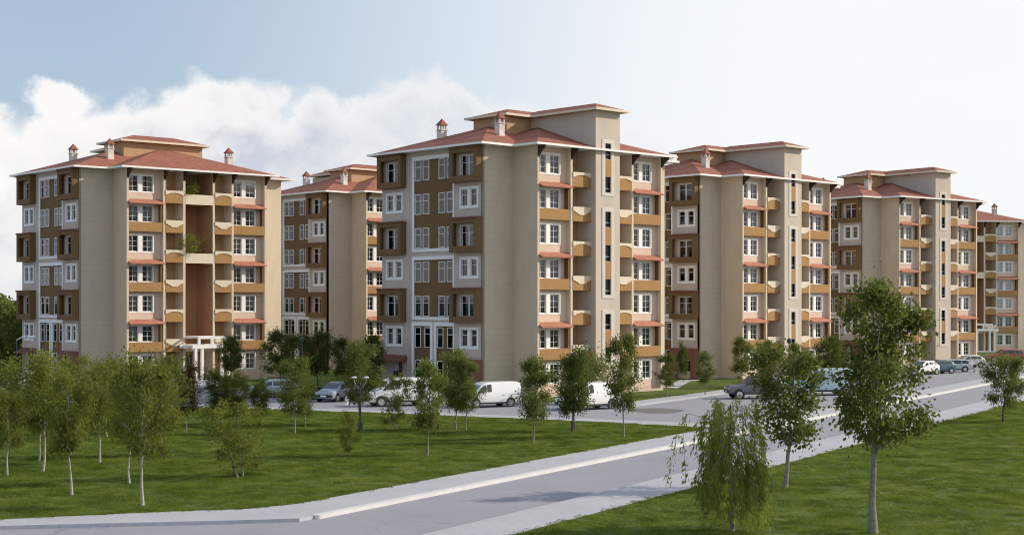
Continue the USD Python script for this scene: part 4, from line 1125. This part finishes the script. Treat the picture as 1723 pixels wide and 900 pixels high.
def make_vehicle(p, kind, paint_key, extras=None):
    st, (wf, wr_, wrad) = BODY[kind], WHEEL[kind]
    rings = np.array([body_ring(s) for s in st])
    # finer stations for a rounder body
    m, k = rings.shape[:2]
    v = rings.reshape(-1, 3)
    f = []
    for i in range(m - 1):
        for j in range(k):
            a, b, c, d = i * k + j, i * k + (j + 1) % k, (i + 1) * k + (j + 1) % k, (i + 1) * k + j
            f += [(a, d, c), (a, c, b)]
    for j in range(1, k - 1):
        f.append((0, j, j + 1))
        f.append(((m - 1) * k, (m - 1) * k + j + 1, (m - 1) * k + j))
    tm = trimesh.Trimesh(v, f, process=False)
    tm.fix_normals()
    part(p, 'body', tm, PM[paint_key], 38)
    # windscreen and rear window
    c0, c1 = CABIN[kind]
    for name, i0, i1, t0, t1 in (('windscreen', c0, c1, 0.10, 0.94), ('rear_window', m - 3, m - 2, 0.12, 0.85)):
        if kind == 'van' and name == 'rear_window':
            continue
        a, b = rings[i0], rings[i1]
        q_ = []
        for t in (t0, t1):
            l_, r_ = a[6] + (b[6] - a[6]) * t, a[7] + (b[7] - a[7]) * t
            q_ += [l_ + (0, 0.03, 0), r_ - (0, 0.03, 0)]
        q_ = np.array(q_)
        nrm = np.cross(q_[1] - q_[0], q_[2] - q_[0])
        nrm /= np.linalg.norm(nrm)
        if nrm[2] < 0:
            nrm = -nrm
        top = q_ + nrm * 0.014
        mb = trimesh.convex.convex_hull(np.vstack([top, q_ - nrm * 0.02]))
        part(p, name, mb, M['car_glass'])
    for sgn in (1, -1):
        for xa, xb in SIDEGLASS[kind]:
            part(p, 'side_window', side_patch(st, xa, xb, 0.10, 0.88, sgn), M['car_glass'])
        w_ = st[3][4]
        for xw in (wf, wr_):
            y0 = sgn * (w_ - 0.10)
            t = trimesh.creation.cylinder(wrad, 0.20, sections=24)
            t.apply_transform(trimesh.transformations.rotation_matrix(math.pi / 2, [1, 0, 0]))
            t.apply_translation([xw, y0, wrad])
            arch = trimesh.creation.cylinder(wrad + 0.07, 0.03, sections=24)
            arch.apply_transform(trimesh.transformations.rotation_matrix(math.pi / 2, [1, 0, 0]))
            arch.apply_translation([xw, sgn * (at_x(st, xw)[4] - 0.006), wrad + 0.03])
            part(p, 'wheel_arch', arch, M['trim'])
            wh = part(p, 'wheel', t, M['tyre'], 40)
            rim = MB()
            rim_c = trimesh.creation.annulus(wrad * 0.55, wrad * 0.66, 0.05, sections=20)
            sp = [trimesh.creation.box([wrad * 1.15, 0.05, 0.04], trimesh.transformations.rotation_matrix(a, [0, 0, 1])) for a in (0, math.pi / 3, 2 * math.pi / 3)]
            hub = trimesh.creation.cylinder(wrad * 0.2, 0.06, sections=12)
            back = trimesh.creation.cylinder(wrad * 0.56, 0.01, sections=20)
            rm = trimesh.util.concatenate([rim_c, hub, back] + sp)
            rm.apply_transform(trimesh.transformations.rotation_matrix(math.pi / 2, [1, 0, 0]))
            rm.apply_translation([xw, sgn * (w_ + 0.012), wrad])
            part(wh, 'rim', rm, M['rim'])
        # lamps, mirrors, handles, sill
        f0 = at_x(st, st[1][0])
        part(p, 'headlight', trimesh.creation.box([0.10, 0.26, 0.15]).apply_translation([st[1][0] + 0.015, sgn * (f0[4] - 0.20), f0[2] - 0.14]), M['lamp'])
        part(p, 'tail_light', trimesh.creation.box([0.06, 0.14, 0.28]).apply_translation([st[-2][0] - 0.02, sgn * (st[-2][4] - 0.10), st[-2][2] - 0.16]), M['redlamp'])
        xm = SIDEGLASS[kind][0][0] - 0.10
        part(p, 'mirror', trimesh.creation.icosphere(1, 0.11).apply_scale([0.6, 1.0, 0.8]).apply_translation([xm, sgn * (at_x(st, xm)[4] + 0.10), st[3][2] + 0.08]), M['trim'], True)
        part(p, 'sill', trimesh.creation.box([wf - wr_ - 2 * wrad - 0.2, 0.06, 0.12]).apply_translation([(wf + wr_) / 2, sgn * (w_ - 0.005), st[3][1] + 0.08]), M['trim'])
        xs = [SIDEGLASS[kind][0][1] - 0.02] + ([SIDEGLASS[kind][1][1] - 0.02] if kind != 'van' else [-0.95])
        for xx in xs:
            mb = MB().box(xx - 0.006, xx + 0.006, sgn * (w_ + 0.001) - 0.004, sgn * (w_ + 0.001) + 0.004, st[3][1] + 0.18, st[3][2] - 0.05)
            part(p, 'door_seam', mb.mesh(), M['trim'])
            part(p, 'handle', trimesh.creation.box([0.16, 0.03, 0.035]).apply_translation([xx + 0.14, sgn * (w_ + 0.012), st[3][2] - 0.14]), M['trim'])
    # bumpers, grille, plate
    part(p, 'bumper', trimesh.creation.box([0.16, 1.50, 0.18]).apply_translation([st[0][0] - 0.05, 0, st[0][1] + 0.08]), M['trim'])
    part(p, 'bumper', trimesh.creation.box([0.14, 1.50, 0.18]).apply_translation([st[-1][0] + 0.03, 0, st[-1][1] + 0.06]), M['trim'])
    part(p, 'grille', trimesh.creation.box([0.05, 0.9, 0.10]).apply_translation([st[0][0] - 0.005, 0, st[0][2] - 0.06]), M['trim'])
    part(p, 'number_plate', trimesh.creation.box([0.03, 0.5, 0.11]).apply_translation([st[0][0] + 0.035, 0, st[0][1] + 0.09]), M['frame'])
    if kind in ('suv',):
        for sgn in (1, -1):
            part(p, 'roof_rail', trimesh.creation.box([1.7, 0.04, 0.04]).apply_translation([-0.8, sgn * 0.62, 1.755]), M['trim'])
    if extras:
        extras(p, st)


def van_marks(p, st):
    """Small grey printed block on the flank: three illegible lines beside a square mark."""
    mb = MB()
    y = 0.945
    for k, (xa, xb) in enumerate(((-1.75, -1.25), (-1.70, -1.2), (-1.75, -1.38))):
        mb.box(xa, xb, y, y + 0.006, 0.98 - 0.11 * k, 1.04 - 0.11 * k)
    part(p, 'printed_mark', mb.mesh(), M['steel'])


HEAD_CAM = math.degrees(math.atan2(-RD[1], -RD[0]))      # nose towards the road's near end
VEH = [   # name, body, paint, px, py (ground under its middle), heading, label, category, scale, extras
    ('cargo_van', 'van', 'white', 672, 682, HEAD_CAM - 38, 'larger white van with grey printed mark on its flank, parked by the shaded block end', 'van', 1.08, van_marks),
    ('panel_van', 'van', 'white', 822, 684, HEAD_CAM - 30, 'smaller plain white van behind a pair of trees before the blank flank wall', 'van', 0.95, None),
    ('delivery_van', 'van', 'white', 990, 688, HEAD_CAM - 24, 'white van with shaded nose behind trees at the foot of the nearest stair tower', 'van', 1.0, None),
    ('off_road_car', 'suv', 'grey', 1268, 670, 186, 'dark grey off-road car parked side-on behind the weeping tree', 'car', 1.0, None),
    ('minibus', 'van', 'paleblue', 1384, 664, 190, 'pale blue van glimpsed through leaves between the round and the tall tree', 'van', 1.15, None),
    ('parked_car', 'hatch', 'white', 1553, 630, HEAD_CAM - 20, 'white hatchback nearest the tall tree in the row before the third stair tower', 'car', 1.0, None),
    ('hatchback', 'hatch', 'teal', 1577, 628, HEAD_CAM - 40, 'dark teal hatchback between the white and the silver car', 'car', 1.0, None),
    ('estate_car', 'wagon', 'silver', 1603, 625, 168, 'silver estate car parked side-on by the corner of the third stair tower block', 'car', 0.95, None),
    ('small_car', 'hatch', 'cream', 1628, 618, HEAD_CAM - 50, 'pale cream small car hidden behind the silver estate car', 'car', 1.0, None),
    ('red_car', 'wagon', 'red', 1692, 609, 172, 'red car seen above the dark weeping tree', 'car', 1.15, None),
    ('pale_car', 'hatch', 'cream', 152, 662, HEAD_CAM - 20, 'pale car behind the young trees, before the blank grey wall', 'car', 1.1, None),
    ('blue_car', 'wagon', 'paleblue', 456, 668, 196, 'pale blue car beside the bright corner of the block standing apart', 'car', 1.0, None),
    ('dusty_car', 'hatch', 'dusty', 566, 674, HEAD_CAM + 8, 'dusty blue hatchback with its nose to the pavement, before the low hedge', 'car', 1.0, None),
    ('grey_car', 'hatch', 'silver', 290, 668, HEAD_CAM - 30, 'grey car mostly hidden by trees before the white porch', 'car', 1.0, None),
    ('white_car', 'hatch', 'white', 48, 655, HEAD_CAM - 25, 'white car behind trees near the street lamp with curved arm', 'car', 1.1, None),
]
for name, kind, pk, px, py, hd, label, cat, sc, ex in VEH:
    x, y = ground_xy(px, py, 0.0)
    p = xform(name, (x, y, 0.006), hd, (sc, sc, sc))
    make_vehicle(p, kind, pk, ex)
    tag(prim(p), label, cat, 'parked vehicles')


# ------------------------------------------------------------------ street furniture
def lamp_post(px, py, top, label, style='arms'):
    x, y = ground_xy(px, py)
    h = (HORIZON - top) / FPX * y + CAM_H - GZ
    p = xform('street_lamp', (x, y, GZ), 0)
    part(p, 'pole', tube([(0, 0, 0), (0, 0, 0.9), (0, 0, h - 0.1)], [0.09, 0.065, 0.045], 10), M['dark_steel'], True)
    part(p, 'base', trimesh.creation.cylinder(0.14, 0.5, sections=14).apply_translation([0, 0, 0.25]), M['dark_steel'], 40)
    if style == 'arms':
        for s in (-1, 1):
            t = np.linspace(0, 1, 8)
            arm = part(p, 'arm', tube(np.c_[s * 0.36 * np.sin(t * math.pi * 0.62), np.zeros(8), h - 0.75 + 0.75 * t], np.full(8, 0.024), 6), M['steel'], True)
            part(arm, 'lamp_head', trimesh.creation.icosphere(2, 0.13).apply_scale([1.25, 0.8, 0.5]).apply_translation([s * 0.36, 0, h - 0.03]), M['lamp'], True)
    elif style == 'curved':
        t = np.linspace(0, 1, 10)
        arm = part(p, 'arm', tube(np.c_[1.1 * t, np.zeros(10), h - 0.1 + 0.35 * np.sin(t * math.pi * 0.6)], np.full(10, 0.035), 6), M['frame'], True)
        part(arm, 'lamp_head', trimesh.creation.icosphere(2, 0.2).apply_scale([1.7, 0.8, 0.45]).apply_translation([1.2, 0, h + 0.18]), M['lamp'], True)
    else:
        part(p, 'lamp_head', trimesh.creation.icosphere(2, 0.2).apply_translation([0, 0, h]), M['dark_steel'], True)
        part(p, 'cap', trimesh.creation.cone(0.22, 0.16, sections=16).apply_translation([0, 0, h + 0.14]), M['dark_steel'])
    tag(prim(p), label, 'street lamp', 'street lamps of the estate')


lamp_post(606, 725, 634, 'street lamp with two curved white arms, its dark pole rising from the lawn')
lamp_post(508, 664, 572, 'plain dark street lamp before the tall white windows in the gap', 'ball')
lamp_post(28, 664, 570, 'street lamp with one curved white arm beyond the trees', 'curved')
lamp_post(1328, 664, 574, 'dark street lamp with round head above the olive trees', 'ball')
lamp_post(965, 724, 600, 'slim dark street lamp among the leaves before the stair tower', 'ball')

x, y = ground_xy(584, 681, 0)
p = xform('bollard', (x, y, 0.0))
prof = [(0.0, 0), (0.17, 0), (0.17, 0.06), (0.11, 0.10), (0.11, 0.42), (0.14, 0.45), (0.14, 0.52), (0.10, 0.60), (0.05, 0.66), (0.0, 0.67)]
part(p, 'post', trimesh.creation.revolve(np.array(prof), sections=16), M['frame'], 40)
part(p, 'outlet', trimesh.creation.cylinder(0.06, 0.40, sections=12).apply_transform(trimesh.transformations.rotation_matrix(math.pi / 2, [0, 1, 0])).apply_translation([0, 0, 0.36]), M['frame'], 40)
tag(prim(p), 'short white hydrant standing beside the dusty blue hatchback', 'hydrant')
